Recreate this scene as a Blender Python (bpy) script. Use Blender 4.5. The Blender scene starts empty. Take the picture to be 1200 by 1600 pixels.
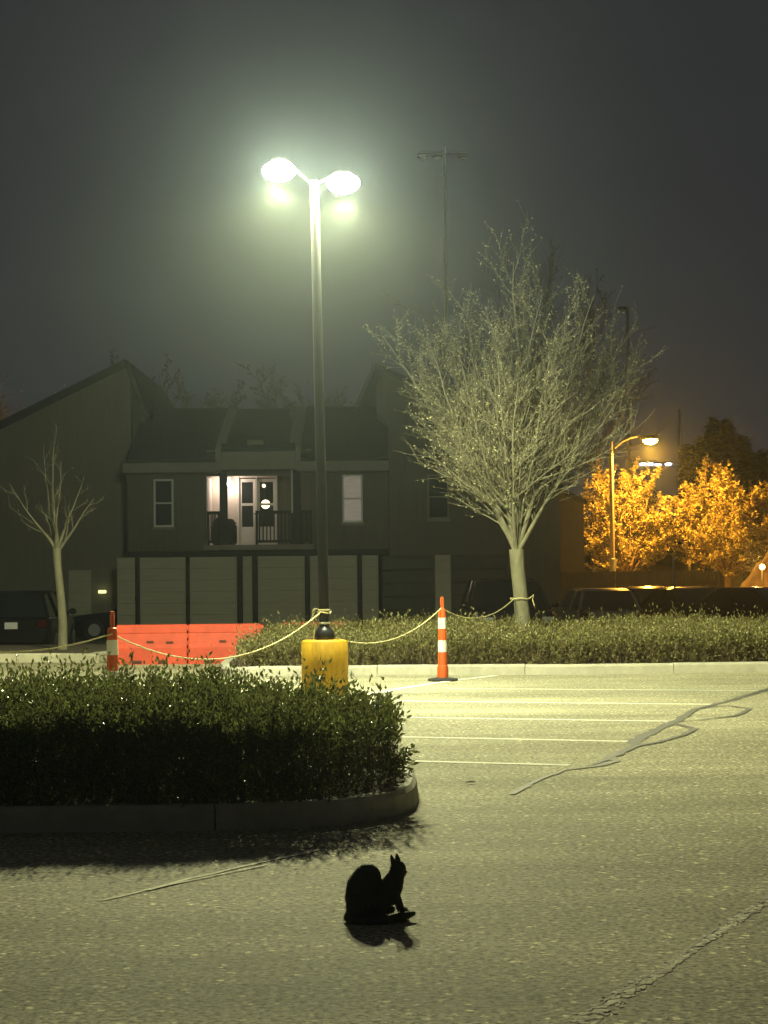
import bpy, math, random
import numpy as np
from mathutils import Vector, Matrix

random.seed(7); RNG = np.random.default_rng(7)
scene = bpy.context.scene
COL = scene.collection

# ------------------------------------------------------------------ camera
CAM_H = 1.56; FPX = 3200.0; PITCH = math.atan(88/3200); ROLL = math.radians(0.6)
Fw = Vector((0, math.cos(PITCH), math.sin(PITCH)))
R0 = Vector((1, 0, 0)); U0 = Vector((0, -math.sin(PITCH), math.cos(PITCH)))
Up = U0*math.cos(ROLL) + R0*math.sin(ROLL)
Rt = R0*math.cos(ROLL) - U0*math.sin(ROLL)
cam = bpy.data.cameras.new('camera'); camo = bpy.data.objects.new('camera', cam); COL.objects.link(camo)
cam.sensor_fit = 'VERTICAL'; cam.sensor_height = 24; cam.lens = 24*FPX/1600
cam.clip_start = 0.1; cam.clip_end = 1000
M3 = Matrix((Rt, Up, -Fw)).transposed().to_4x4(); M3.translation = Vector((0, 0, CAM_H))
camo.matrix_world = M3
scene.camera = camo

# ------------------------------------------------------------------ world, exposure
w = bpy.data.worlds.new('World'); scene.world = w; w.use_nodes = True
nt = w.node_tree; nt.nodes.clear()
wo = nt.nodes.new('ShaderNodeOutputWorld'); bg = nt.nodes.new('ShaderNodeBackground')
tc = nt.nodes.new('ShaderNodeTexCoord'); mp = nt.nodes.new('ShaderNodeMapping'); mp.inputs['Scale'].default_value = (2, 2, 5)
nz = nt.nodes.new('ShaderNodeTexNoise'); nz.inputs['Scale'].default_value = 1.6; nz.inputs['Detail'].default_value = 5
rp = nt.nodes.new('ShaderNodeValToRGB')
rp.color_ramp.elements[0].position = 0.3; rp.color_ramp.elements[0].color = (0.84, 0.87, 0.95, 1)
rp.color_ramp.elements[1].position = 0.75; rp.color_ramp.elements[1].color = (1.10, 1.09, 1.14, 1)
nt.links.new(tc.outputs['Generated'], mp.inputs['Vector']); nt.links.new(mp.outputs[0], nz.inputs['Vector'])
nt.links.new(nz.outputs['Fac'], rp.inputs[0]); nt.links.new(rp.outputs[0], bg.inputs['Color'])
bg.inputs['Strength'].default_value = 0.027
nt.links.new(bg.outputs[0], wo.inputs[0])
scene.cycles.use_adaptive_sampling = True; scene.cycles.adaptive_threshold = 0.03; scene.cycles.max_bounces = 4; scene.cycles.diffuse_bounces = 2; scene.cycles.glossy_bounces = 2; scene.cycles.transparent_max_bounces = 4; scene.cycles.volume_bounces = 0
scene.view_settings.view_transform = 'Standard'; scene.view_settings.look = 'None'
scene.view_settings.exposure = 0; scene.view_settings.gamma = 1; scene.view_settings.use_curve_mapping = False

# ------------------------------------------------------------------ pixel (1200x1600 plan) to place
def ray(px, py):
    return Fw + Rt*((px-600)/FPX) + Up*((800-py)/FPX)
def ground_z(y):
    t = min(max((y-37)/9, 0), 1); return -0.5*t*t*(3-2*t)
def G(px, py, z=0.0):
    d = ray(px, py); t = (z-CAM_H)/d.z; return Vector((d.x*t, d.y*t, z))
def P(px, py, Y):
    d = ray(px, py); t = Y/d.y; return Vector((d.x*t, Y, CAM_H+d.z*t))
def W(px, py, Y):            # square-on facade: no roll
    return Vector(((px-600)*Y/FPX, Y, CAM_H+(888-py)*Y/FPX))

# ------------------------------------------------------------------ materials
def mat(name, col, rough=0.7, metal=0.0, var=0.15, scale=6.0, bump=0.0, bscale=40.0, bdist=0.02, spec=0.5, stretch=(1, 1, 1), island=0.0, detail=6):
    m = bpy.data.materials.new(name); m.use_nodes = True; n = m.node_tree; b = n.nodes['Principled BSDF']
    b.inputs['Roughness'].default_value = rough; b.inputs['Metallic'].default_value = metal
    b.inputs['Specular IOR Level'].default_value = spec
    tc = n.nodes.new('ShaderNodeTexCoord'); mp = n.nodes.new('ShaderNodeMapping'); mp.inputs['Scale'].default_value = stretch
    n.links.new(tc.outputs['Object'], mp.inputs['Vector'])
    nz = n.nodes.new('ShaderNodeTexNoise'); nz.inputs['Scale'].default_value = scale; nz.inputs['Detail'].default_value = detail; nz.inputs['Roughness'].default_value = 0.65
    n.links.new(mp.outputs[0], nz.inputs['Vector'])
    r = n.nodes.new('ShaderNodeValToRGB'); r.color_ramp.elements[0].position = 0.25; r.color_ramp.elements[1].position = 0.75
    r.color_ramp.elements[0].color = tuple(max(0, c*(1-var)) for c in col)+(1,)
    r.color_ramp.elements[1].color = tuple(min(1, c*(1+var)) for c in col)+(1,)
    n.links.new(nz.outputs['Fac'], r.inputs[0])
    out = r.outputs[0]
    if island:
        g = n.nodes.new('ShaderNodeNewGeometry'); h = n.nodes.new('ShaderNodeHueSaturation')
        m1 = n.nodes.new('ShaderNodeMapRange'); m1.inputs[3].default_value = 1-island; m1.inputs[4].default_value = 1+island
        n.links.new(g.outputs['Random Per Island'], m1.inputs[0]); n.links.new(m1.outputs[0], h.inputs['Value'])
        m2 = n.nodes.new('ShaderNodeMapRange'); m2.inputs[3].default_value = 0.47; m2.inputs[4].default_value = 0.52
        n.links.new(g.outputs['Random Per Island'], m2.inputs[0]); n.links.new(m2.outputs[0], h.inputs['Hue'])
        n.links.new(out, h.inputs['Color']); out = h.outputs[0]
    n.links.new(out, b.inputs['Base Color'])
    if bump:
        nb = n.nodes.new('ShaderNodeTexNoise'); nb.inputs['Scale'].default_value = bscale; nb.inputs['Detail'].default_value = 4
        n.links.new(mp.outputs[0], nb.inputs['Vector'])
        bp = n.nodes.new('ShaderNodeBump'); bp.inputs['Strength'].default_value = bump; bp.inputs['Distance'].default_value = bdist
        n.links.new(nb.outputs['Fac'], bp.inputs['Height']); n.links.new(bp.outputs[0], b.inputs['Normal'])
    return m
def leaf_mat(name, col, trans=0.3, rough=0.45, island=0.35):
    m = mat(name, col, rough, island=island, var=0.2, scale=3)
    n = m.node_tree; b = n.nodes['Principled BSDF']; o = n.nodes['Material Output']
    t = n.nodes.new('ShaderNodeBsdfTranslucent'); mx = n.nodes.new('ShaderNodeMixShader'); mx.inputs[0].default_value = trans
    src = b.inputs['Base Color'].links[0].from_socket; n.links.new(src, t.inputs['Color'])
    n.links.new(b.outputs[0], mx.inputs[1]); n.links.new(t.outputs[0], mx.inputs[2]); n.links.new(mx.outputs[0], o.inputs[0])
    return m
def emit(name, col, s):
    m = bpy.data.materials.new(name); m.use_nodes = True; b = m.node_tree.nodes['Principled BSDF']
    if s < 20: m.cycles.emission_sampling = 'NONE'
    b.inputs['Base Color'].default_value = (0.8, 0.8, 0.8, 1); b.inputs['Emission Color'].default_value = col+(1,); b.inputs['Emission Strength'].default_value = s
    return m
def glass_mat(name, tint=(0.02, 0.022, 0.025), clear=0.0):
    m = mat(name, tint, 0.06, var=0.05)
    if clear:
        n = m.node_tree; b = n.nodes['Principled BSDF']; o = n.nodes['Material Output']
        t = n.nodes.new('ShaderNodeBsdfTransparent'); mx = n.nodes.new('ShaderNodeMixShader'); mx.inputs[0].default_value = clear
        n.links.new(b.outputs[0], mx.inputs[1]); n.links.new(t.outputs[0], mx.inputs[2]); n.links.new(mx.outputs[0], o.inputs[0])
    return m

def asphalt_mat():
    m = bpy.data.materials.new('worn_asphalt'); m.use_nodes = True; n = m.node_tree; b = n.nodes['Principled BSDF']
    tc = n.nodes.new('ShaderNodeTexCoord')
    def noise(s, d, st=(1, 1, 1)):
        mp = n.nodes.new('ShaderNodeMapping'); mp.inputs['Scale'].default_value = st
        n.links.new(tc.outputs['Object'], mp.inputs['Vector'])
        x = n.nodes.new('ShaderNodeTexNoise'); x.inputs['Scale'].default_value = s; x.inputs['Detail'].default_value = d; x.inputs['Roughness'].default_value = 0.7
        n.links.new(mp.outputs[0], x.inputs['Vector']); return x.outputs['Fac']
    def ramp(f, p0, c0, p1, c1):
        r = n.nodes.new('ShaderNodeValToRGB'); e = r.color_ramp.elements
        e[0].position = p0; e[0].color = c0+(1,); e[1].position = p1; e[1].color = c1+(1,)
        n.links.new(f, r.inputs[0]); return r.outputs[0]
    def mul(a, c, f=1.0):
        x = n.nodes.new('ShaderNodeMixRGB'); x.blend_type = 'MULTIPLY'; x.inputs[0].default_value = f
        n.links.new(a, x.inputs[1]); n.links.new(c, x.inputs[2]); return x.outputs[0]
    base = ramp(noise(0.35, 5), 0.3, (0.22, 0.207, 0.155), 0.7, (0.36, 0.34, 0.255))
    streak = ramp(noise(0.5, 6, (0.25, 2.2, 1)), 0.32, (0.66, 0.66, 0.64), 0.62, (1.1, 1.1, 1.08))
    grain = ramp(noise(34, 4), 0.36, (0.22, 0.22, 0.20), 0.62, (1.75, 1.72, 1.6))
    mid = ramp(noise(14, 4), 0.35, (0.8, 0.8, 0.78), 0.65, (1.15, 1.15, 1.13))
    v = n.nodes.new('ShaderNodeTexVoronoi'); v.inputs['Scale'].default_value = 42; n.links.new(tc.outputs['Object'], v.inputs['Vector'])
    stone = ramp(v.outputs['Color'], 0.82, (1, 1, 1), 0.95, (3.0, 2.95, 2.7))
    c = mul(mul(mul(mul(base, streak), grain, 1.0), mid), stone, 0.9)
    n.links.new(c, b.inputs['Base Color'])
    rr = n.nodes.new('ShaderNodeMapRange'); rr.inputs[3].default_value = 0.7; rr.inputs[4].default_value = 1.0
    n.links.new(noise(55, 2), rr.inputs[0]); n.links.new(rr.outputs[0], b.inputs['Roughness'])
    b.inputs['Specular IOR Level'].default_value = 0.1
    ad = n.nodes.new('ShaderNodeMath'); ad.operation = 'ADD'; n.links.new(noise(60, 3), ad.inputs[0]); n.links.new(v.outputs['Distance'], ad.inputs[1])
    bp = n.nodes.new('ShaderNodeBump'); bp.inputs['Strength'].default_value = 0.5; bp.inputs['Distance'].default_value = 0.003
    n.links.new(ad.outputs[0], bp.inputs['Height']); n.links.new(bp.outputs[0], b.inputs['Normal'])
    return m

MT = {}
MT['asphalt'] = asphalt_mat()
MT['kerb'] = mat('kerb_concrete', (0.36, 0.34, 0.26), 0.85, var=0.22, scale=5, bump=0.3, bscale=60)
MT['paint'] = mat('worn_line_paint', (0.78, 0.76, 0.62), 0.8, var=0.2, scale=14, bump=.5, bscale=60, bdist=.003, spec=.1)
MT['paint_faded'] = mat('faded_line_paint', (0.78, 0.75, 0.58), 0.9, var=0.3, scale=16, bump=.6, bscale=60, bdist=.004, spec=.1)
MT['tar'] = mat('crack_sealant', (0.10, 0.095, 0.075), 0.75, var=0.35, scale=20)
MT['tar_faded'] = mat('faded_sealant', (0.17, 0.16, 0.12), 0.8, var=0.3, scale=20)
MT['filler'] = mat('crumbling_filler', (0.70, 0.66, 0.50), 0.95, var=0.3, scale=14, island=.3, bump=0.4, bscale=45, bdist=.004, spec=.1)
MT['soil'] = mat('soil', (0.07, 0.055, 0.035), 0.95, var=0.4, scale=9, bump=0.8, bscale=25)
MT['black_metal'] = mat('black_pole_paint', (0.02, 0.02, 0.02), 0.32, var=0.2)
MT['yellow'] = mat('yellow_paint', (0.56, 0.32, 0.012), 0.6, var=0.3, scale=7, bump=0.35, bscale=30, stretch=(1, 1, 0.25))
MT['housing'] = mat('lamp_housing', (0.05, 0.05, 0.045), 0.5)
MT['orange'] = mat('orange_plastic', (0.6, 0.10, 0.015), 0.5, var=0.14, scale=5, bump=0.1)
MT['white_band'] = mat('white_band', (0.78, 0.76, 0.68), 0.5, var=0.12, scale=12)
MT['rubber'] = mat('black_rubber', (0.02, 0.02, 0.02), 0.8)
MT['barrier'] = mat('barrier_plastic', (0.40, 0.045, 0.018), 0.55, var=0.28, scale=4, bump=0.15, bscale=12)
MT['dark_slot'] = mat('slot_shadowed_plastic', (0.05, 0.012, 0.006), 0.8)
MT['rope'] = mat('yellow_rope', (0.60, 0.53, 0.27), 0.75, var=0.25, scale=80, bump=0.5, bscale=120)
MT['bark'] = mat('pale_bark', (0.125, 0.118, 0.078), 0.85, var=0.4, scale=9, bump=0.7, bscale=25, stretch=(1, 1, 0.35))
MT['dark_bark'] = mat('dark_bark', (0.07, 0.055, 0.04), 0.9, var=0.3, scale=6)
MT['tan_bark'] = mat('tan_bark', (0.22, 0.15, 0.09), 0.9, var=0.3, scale=6)
MT['leaf_near'] = leaf_mat('hedge_leaf', (0.14, 0.16, 0.05), 0.38, 0.3)
MT['leaf_far'] = leaf_mat('far_hedge_leaf', (0.22, 0.21, 0.075), 0.3, 0.5)
MT['leaf_tree'] = leaf_mat('dry_tree_leaf', (0.26, 0.245, 0.14), 0.25, 0.6, island=.6)
MT['leaf_orange'] = leaf_mat('pale_autumn_leaf', (0.36, 0.30, 0.12), 0.3, 0.6, island=0.5)
MT['needle'] = leaf_mat('needles', (0.03, 0.04, 0.02), 0.1, 0.7)
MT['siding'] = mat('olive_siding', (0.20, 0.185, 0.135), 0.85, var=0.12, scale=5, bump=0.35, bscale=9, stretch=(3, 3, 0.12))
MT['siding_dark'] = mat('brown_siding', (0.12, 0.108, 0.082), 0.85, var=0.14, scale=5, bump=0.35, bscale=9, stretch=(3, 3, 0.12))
MT['trim'] = mat('tan_trim', (0.235, 0.21, 0.165), 0.8, var=0.1, scale=4)
MT['shingle'] = mat('roof_shingles', (0.03, 0.034, 0.032), 0.9, var=0.3, scale=7, bump=0.6, bscale=12)
MT['screen'] = mat('screen_slats', (0.42, 0.40, 0.28), 0.8, var=0.12, scale=3, stretch=(0.5, 1, 4))
MT['dark_door'] = mat('dark_garage_door', (0.075, 0.07, 0.055), 0.7, var=0.15, scale=3)
MT['dark_wood'] = mat('dark_wood', (0.03, 0.026, 0.022), 0.8, var=0.25, scale=8)
MT['white_frame'] = mat('white_frame', (0.62, 0.6, 0.55), 0.5, var=0.08)
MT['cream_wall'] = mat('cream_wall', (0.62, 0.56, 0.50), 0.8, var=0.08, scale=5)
MT['glass_dark'] = glass_mat('dark_glass')
MT['glass_clear'] = glass_mat('door_glass', clear=0.8)
MT['car_black'] = mat('black_car_paint', (0.012, 0.012, 0.014), 0.22, var=0.1)
MT['car_grey'] = mat('grey_car_paint', (0.30, 0.29, 0.27), 0.3, metal=0.4, var=0.1)
MT['car_dark'] = mat('dark_car_paint', (0.03, 0.025, 0.022), 0.22, var=0.1)
MT['rim'] = mat('wheel_rim', (0.3, 0.3, 0.3), 0.35, metal=0.8)
MT['headlight'] = mat('headlight_glass', (0.55, 0.55, 0.55), 0.12)
MT['taillight'] = mat('taillight_plastic', (0.06, 0.008, 0.008), 0.2)
MT['plate'] = mat('plate_white', (0.7, 0.7, 0.68), 0.4, var=0.1, scale=30)
MT['fur'] = mat('black_fur', (0.045, 0.042, 0.035), 0.75, var=0.3, scale=20, spec=0.2)
MT['galv'] = mat('galvanised_steel', (0.28, 0.28, 0.27), 0.5, metal=0.5, var=0.15)
MT['pole_tan'] = mat('weathered_pole', (0.24, 0.2, 0.15), 0.7, var=0.2)
MT['mulch'] = mat('mulch', (0.20, 0.13, 0.07), 0.95, var=0.5, scale=5, bump=0.9, bscale=8)

# ------------------------------------------------------------------ mesh helpers
class MB:
    def __init__(s): s.v = []; s.f = []
    def add(s, vs, fs):
        o = len(s.v); s.v += [tuple(v) for v in vs]; s.f += [tuple(i+o for i in f) for f in fs]; return s
    def box(s, a, b, bev=0.0):
        x0, y0, z0 = [min(a[i], b[i]) for i in range(3)]; x1, y1, z1 = [max(a[i], b[i]) for i in range(3)]
        if not bev:
            return s.add([(x0,y0,z0),(x1,y0,z0),(x1,y1,z0),(x0,y1,z0),(x0,y0,z1),(x1,y0,z1),(x1,y1,z1),(x0,y1,z1)],
                  [(0,3,2,1),(4,5,6,7),(0,1,5,4),(1,2,6,5),(2,3,7,6),(3,0,4,7)])
        e = min(bev, (x1-x0)/2.1, (y1-y0)/2.1, (z1-z0)/2.1)
        vs = []; 
        for z, i in ((z0, e), (z0+e, 0), (z1-e, 0), (z1, e)):
            vs += [(x0+e+i*.4,y0+i,z),(x1-e-i*.4,y0+i,z),(x1-i,y0+e+i*.4,z),(x1-i,y1-e-i*.4,z),(x1-e-i*.4,y1-i,z),(x0+e+i*.4,y1-i,z),(x0+i,y1-e-i*.4,z),(x0+i,y0+e+i*.4,z)]
        fs = [tuple(range(7,-1,-1)), tuple(range(24,32))]
        for k in range(3):
            for j in range(8): fs.append((k*8+j, k*8+(j+1)%8, k*8+8+(j+1)%8, k*8+8+j))
        return s.add(vs, fs)
    def prism(s, pts, y0, y1):       # polygon in X,Z extruded along Y
        n = len(pts)
        vs = [(p[0], y0, p[1]) for p in pts] + [(p[0], y1, p[1]) for p in pts]
        fs = [tuple(range(n)), tuple(range(2*n-1, n-1, -1))] + [(i, i+n, (i+1)%n+n, (i+1)%n) for i in range(n)]
        return s.add(vs, fs)
    def slab(s, a, b, c, d, t):      # quad + thickness vector
        t = Vector(t); q = [Vector(x) for x in (a, b, c, d)]
        return s.add(q+[x+t for x in q], [(0,1,2,3),(7,6,5,4),(0,4,5,1),(1,5,6,2),(2,6,7,3),(3,7,4,0)])
    def lathe(s, prof, c=(0,0,0), n=24, ax=None):
        c = Vector(c); vs = []; fs = []
        for r, z in prof:
            for k in range(n):
                a = 2*math.pi*k/n; vs.append(c+Vector((r*math.cos(a), r*math.sin(a), z)))
        for i in range(len(prof)-1):
            for k in range(n): fs.append((i*n+k, i*n+(k+1)%n, (i+1)*n+(k+1)%n, (i+1)*n+k))
        fs.append(tuple(range(n-1,-1,-1))); fs.append(tuple((len(prof)-1)*n+k for k in range(n)))
        return s.add(vs, fs)
    def tube(s, pts, rad, n=8, cap=True):
        pts = [Vector(p) for p in pts]
        if not hasattr(rad, '__len__'): rad = [rad]*len(pts)
        vs = []; fs = []; u = None
        for i, p in enumerate(pts):
            d = (pts[min(i+1, len(pts)-1)]-pts[max(i-1, 0)]).normalized()
            if u is None:
                u = d.cross(Vector((0.3, 0.9, 0.2)));
                if u.length < .1: u = d.cross(Vector((1, 0, 0)))
            u = (u-d*u.dot(d)).normalized(); v = d.cross(u)
            for k in range(n):
                a = 2*math.pi*k/n; vs.append(p+(u*math.cos(a)+v*math.sin(a))*rad[i])
        for i in range(len(pts)-1):
            for k in range(n): fs.append((i*n+k, i*n+(k+1)%n, (i+1)*n+(k+1)%n, (i+1)*n+k))
        if cap and n > 2: fs.append(tuple(range(n-1,-1,-1))); fs.append(tuple((len(pts)-1)*n+k for k in range(n)))
        return s.add(vs, fs)
    def sphere(s, c, r, sc=(1,1,1), nu=14, nv=9):
        prof = [(max(1e-4, math.sin(math.pi*j/nv))*r, -math.cos(math.pi*j/nv)*r) for j in range(nv+1)]
        m = MB().lathe(prof, (0,0,0), nu)
        return s.add([(c[0]+v[0]*sc[0], c[1]+v[1]*sc[1], c[2]+v[2]*sc[2]) for v in m.v], m.f)
    def build(s, name, m, parent=None, smooth=False, at=None):
        me = bpy.data.meshes.new(name)
        o0 = parent.location if parent is not None and at is None else (at or (0,0,0))
        me.from_pydata([(v[0]-o0[0], v[1]-o0[1], v[2]-o0[2]) for v in s.v], [], s.f)
        if smooth:
            me.polygons.foreach_set('use_smooth', [True]*len(me.polygons))
            if hasattr(me, 'set_sharp_from_angle'): me.set_sharp_from_angle(angle=math.radians(40))
        me.materials.append(MT[m] if isinstance(m, str) else m)
        o = bpy.data.objects.new(name, me); COL.objects.link(o)
        if parent is not None: o.parent = parent
        elif at: o.location = at
        return o
# children built with build(parent=...) are in WORLD coordinates when the parent sits unrotated at its own location;
# sub-parts pass sub=True through this wrapper
def sub(mb, name, m, part, root, smooth=False):
    o = mb.build(name, m, None, smooth, at=None)
    me = o.data; loc = root.location
    me.transform(Matrix.Translation(-Vector(loc)))
    o.parent = part
    return o
def tag(o, label=None, cat=None, group=None, kind=None):
    if label: o['label'] = label
    if cat: o['category'] = cat
    if group: o['group'] = group
    if kind: o['kind'] = kind
    return o
def thing(name, loc, label=None, cat=None, group=None, kind=None):
    o = bpy.data.objects.new(name, None); COL.objects.link(o); o.location = loc; o.empty_display_size = 0.2
    return tag(o, label, cat, group, kind)
def copy_tree(o, parent=None):
    c = o.copy(); COL.objects.link(c); c.parent = parent
    for ch in o.children: copy_tree(ch, c)
    return c
def fast_mesh(name, verts, faces, m, parent=None, at=(0,0,0), smooth=False):
    """verts Nx3, faces list of arrays (Mx3 / Mx4)"""
    me = bpy.data.meshes.new(name); verts = np.asarray(verts, np.float32)-np.asarray(at, np.float32)
    me.vertices.add(len(verts)); me.vertices.foreach_set('co', verts.ravel())
    loops = np.concatenate([f.ravel() for f in faces]).astype(np.int32)
    sizes = np.concatenate([np.full(len(f), f.shape[1]) for f in faces]).astype(np.int32)
    starts = np.concatenate([[0], np.cumsum(sizes)[:-1]]).astype(np.int32)
    me.loops.add(len(loops)); me.loops.foreach_set('vertex_index', loops)
    me.polygons.add(len(sizes)); me.polygons.foreach_set('loop_start', starts); me.polygons.foreach_set('loop_total', sizes)
    if smooth: me.polygons.foreach_set('use_smooth', np.ones(len(sizes), bool))
    me.update(calc_edges=True); me.validate()
    me.materials.append(MT[m]); o = bpy.data.objects.new(name, me); COL.objects.link(o)
    if parent is not None: o.parent = parent
    else: o.location = at
    return o
def norm(a): return a/np.maximum(np.linalg.norm(a, axis=-1, keepdims=True), 1e-9)
def leaf_geo(pos, axis, L, Wd, rng, curl=0.25):
    """folded pointed leaves: 6 verts, 4 tris each"""
    n = len(pos); axis = norm(axis); r = norm(rng.normal(size=(n, 3))); side = norm(np.cross(axis, r)); nor = np.cross(side, axis)
    L = L*(0.7+0.6*rng.random((n, 1))); Wd = Wd*(0.75+0.5*rng.random((n, 1)))
    b = pos; t = pos+axis*L-nor*L*curl*rng.random((n, 1)); m = pos+axis*L*0.45
    l = m+side*Wd*0.5+nor*Wd*0.18; rr = m-side*Wd*0.5+nor*Wd*0.18
    v = np.stack([b, l, t, rr, m], 1).reshape(-1, 3)
    k = np.arange(n)[:, None]*5
    f = np.concatenate([k+np.array([[0, 1, 4]]), k+np.array([[4, 1, 2]]), k+np.array([[0, 4, 3]]), k+np.array([[4, 3, 2]])])
    # keep the four triangles welded: one island per leaf
    return v, f
def ribbon(pts, widths, z, jit=0.0, seed=0):
    rg = random.Random(seed); mb = MB(); L = []; R = []
    pts = [Vector((p[0], p[1], 0)) for p in pts]
    fine = []; fw = []
    for i in range(len(pts)-1):
        n = max(1, int((pts[i+1]-pts[i]).length/0.12)) if jit else 1
        for k in range(n):
            fine.append(pts[i].lerp(pts[i+1], k/n)); fw.append(widths[i]+(widths[i+1]-widths[i])*k/n)
    fine.append(pts[-1]); fw.append(widths[-1])
    for i, p in enumerate(fine):
        d = (fine[min(i+1, len(fine)-1)]-fine[max(i-1, 0)]).normalized(); nn = Vector((-d.y, d.x, 0))
        ww = fw[i]/2
        a = ww*(1+jit*rg.uniform(-1, 1)); b = ww*(1+jit*rg.uniform(-1, 1)); off = nn*(jit*ww*0.8*rg.uniform(-1, 1))
        L.append(p+nn*a+off); R.append(p-nn*b+off)
    n = len(L)
    mb.add([(v.x, v.y, z) for v in L]+[(v.x, v.y, z) for v in R], [(i+n, i+1+n, i+1, i) for i in range(n-1)])
    return mb
def lamp_light(name, parent, world_loc, col, power, stops, radius=0.04):
    """point lamp whose strength follows a luminaire's angle curve (cosine from straight down)"""
    ld = bpy.data.lights.new(name, 'POINT'); ld.energy = power; ld.color = col; ld.shadow_soft_size = radius; ld.use_nodes = True
    n = ld.node_tree; em = n.nodes['Emission']; tc = n.nodes.new('ShaderNodeTexCoord'); sx = n.nodes.new('ShaderNodeSeparateXYZ')
    mr = n.nodes.new('ShaderNodeMapRange'); mr.inputs[1].default_value = 1; mr.inputs[2].default_value = -1
    r = n.nodes.new('ShaderNodeValToRGB'); e = r.color_ramp.elements
    while len(e) < len(stops): e.new(0.5)
    for i, (c, s) in enumerate(sorted(stops)):
        e[i].position = (c+1)/2; e[i].color = (s, s, s, 1)
    n.links.new(tc.outputs['Normal'], sx.inputs[0]); n.links.new(sx.outputs['Z'], mr.inputs[0]); n.links.new(mr.outputs[0], r.inputs[0])
    n.links.new(r.outputs[0], em.inputs['Strength'])
    o = bpy.data.objects.new(name, ld); COL.objects.link(o); o.parent = parent
    o.location = Vector(world_loc)-Vector(parent.location)
    return o

# ------------------------------------------------------------------ ground
ys = [-30, -5, 4, 8, 12, 16, 20, 24, 28, 32, 36]+[37+i for i in range(10)]+[50, 60, 70, 90, 130, 200]
xs = [-150, -60, -30, -15, -8, -4, 0, 4, 8, 15, 30, 60, 150]
gm = MB(); nx = len(xs)
gm.add([(x, y, ground_z(y)) for y in ys for x in xs], [(j*nx+i, j*nx+i+1, (j+1)*nx+i+1, (j+1)*nx+i) for j in range(len(ys)-1) for i in range(nx-1)])
tag(gm.build('ground', 'asphalt', smooth=True), kind='structure')

# painted stall lines
def paint(px, wd=0.10, m='paint', z=0.004, jit=0.0, name='painted_line', seed=0, label=None):
    pts = [G(*p) for p in px]
    o = ribbon(pts, [wd]*len(pts), z, jit, seed).build(name, m)
    tag(o, kind='structure'); return o
paint([(540, 1187), (890, 1196)], jit=0.08, seed=1)
paint([(540, 1150), (985, 1159)], jit=0.08, seed=2)
paint([(540, 1120), (1055, 1127.5)], jit=0.08, seed=3)
paint([(545, 1095), (1120, 1101)], 0.09, 'paint_faded', jit=0.1, seed=4)
paint([(700, 1076), (1230, 1080)], 0.07, 'paint_faded', jit=0.2, seed=5)
paint([(560, 1088), (640, 1074), (705, 1064), (775, 1056)], 0.10, 'paint', jit=0.1, seed=6, z=0.006)
paint([(160, 1408), (300, 1373), (400, 1350), (500, 1328)], 0.035, 'paint_faded', jit=0.5, seed=7)
paint([(230, 1392), (330, 1370), (420, 1352)], 0.02, 'paint_faded', jit=0.6, seed=8, z=0.006)
# crack sealant
def crack(px, wd, m='tar', z=0.009, seed=0, jit=0.35):
    pts = [G(*p) for p in px]
    tag(ribbon(pts, [w_*.68 for w_ in wd], .002+z*.4, jit, seed).build('crack_sealant', m), kind='structure')
crack([(1240, 1066), (1150, 1092), (1087, 1109), (1060, 1125), (1028, 1140), (990, 1158), (994, 1166)], [.16,.14,.13,.15,.16,.19,.14], seed=1)
crack([(1090, 1108), (1135, 1103), (1172, 1108), (1150, 1119), (1100, 1125), (1062, 1128)], [.05,.06,.09,.08,.05,.04], seed=2, z=0.012)
crack([(1055, 1130), (1085, 1140), (1065, 1150), (1030, 1160), (994, 1166), (965, 1180), (925, 1196)], [.08,.12,.08,.08,.10,.09,.06], seed=3, z=0.014)
crack([(990, 1168), (950, 1182), (960, 1190), (930, 1198), (880, 1205), (840, 1220), (800, 1242)], [.10,.10,.12,.08,.06,.07,.06], 'tar_faded', seed=4, z=0.011, jit=0.6)
crack([(1060, 1130), (980, 1131), (880, 1129)], [.04,.025,.015], 'tar_faded', seed=5, z=0.013)
crack([(0, 1365), (90, 1362), (180, 1371)], [.012,.015,.008], 'tar_faded', seed=9, z=0.012)
# crumbling joint at the lower right
cp = [(880, 1618), (950, 1570), (1010, 1533), (1050, 1508), (1090, 1478), (1130, 1452), (1165, 1428), (1225, 1395)]
pts = [G(*p) for p in cp]
rj = random.Random(17); chips = MB(); wj = [.10, .11, .09, .05, .035, .06, .08, .07]
for i in range(len(pts)-1):
    L_ = (pts[i+1]-pts[i]).length; d_ = (pts[i+1]-pts[i]).normalized(); n_ = Vector((-d_.y, d_.x, 0))
    for k in range(int(L_*150)):
        t = rj.random(); wv = wj[i]+(wj[i+1]-wj[i])*t; off_ = max(-1, min(1, rj.gauss(0, .42)))*wv*.62
        c0 = pts[i].lerp(pts[i+1], t)+n_*off_; R_ = rj.uniform(.006, .03)*(1.15-abs(off_)/wv); h_ = rj.uniform(.0015, .0038); a0 = rj.random()*6
        st_ = rj.uniform(1.0, 2.0); ring = []
        for q_ in range(6):
            a = a0+q_*1.047+rj.uniform(-.3, .3); rr_ = R_*rj.uniform(.7, 1.2); ring.append(c0+d_*math.cos(a)*rr_*st_+n_*math.sin(a)*rr_)
        chips.add([(p_.x, p_.y, -.002) for p_ in ring]+[(c0.x+(p_.x-c0.x)*.7, c0.y+(p_.y-c0.y)*.7, h_+rj.uniform(-.0007, .0007)) for p_ in ring],
                  [tuple(range(6, 12))]+[(a, (a+1) % 6, (a+1) % 6+6, a+6) for a in range(6)])
tag(chips.build('crumbling_joint', 'filler'), kind='structure')
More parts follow.
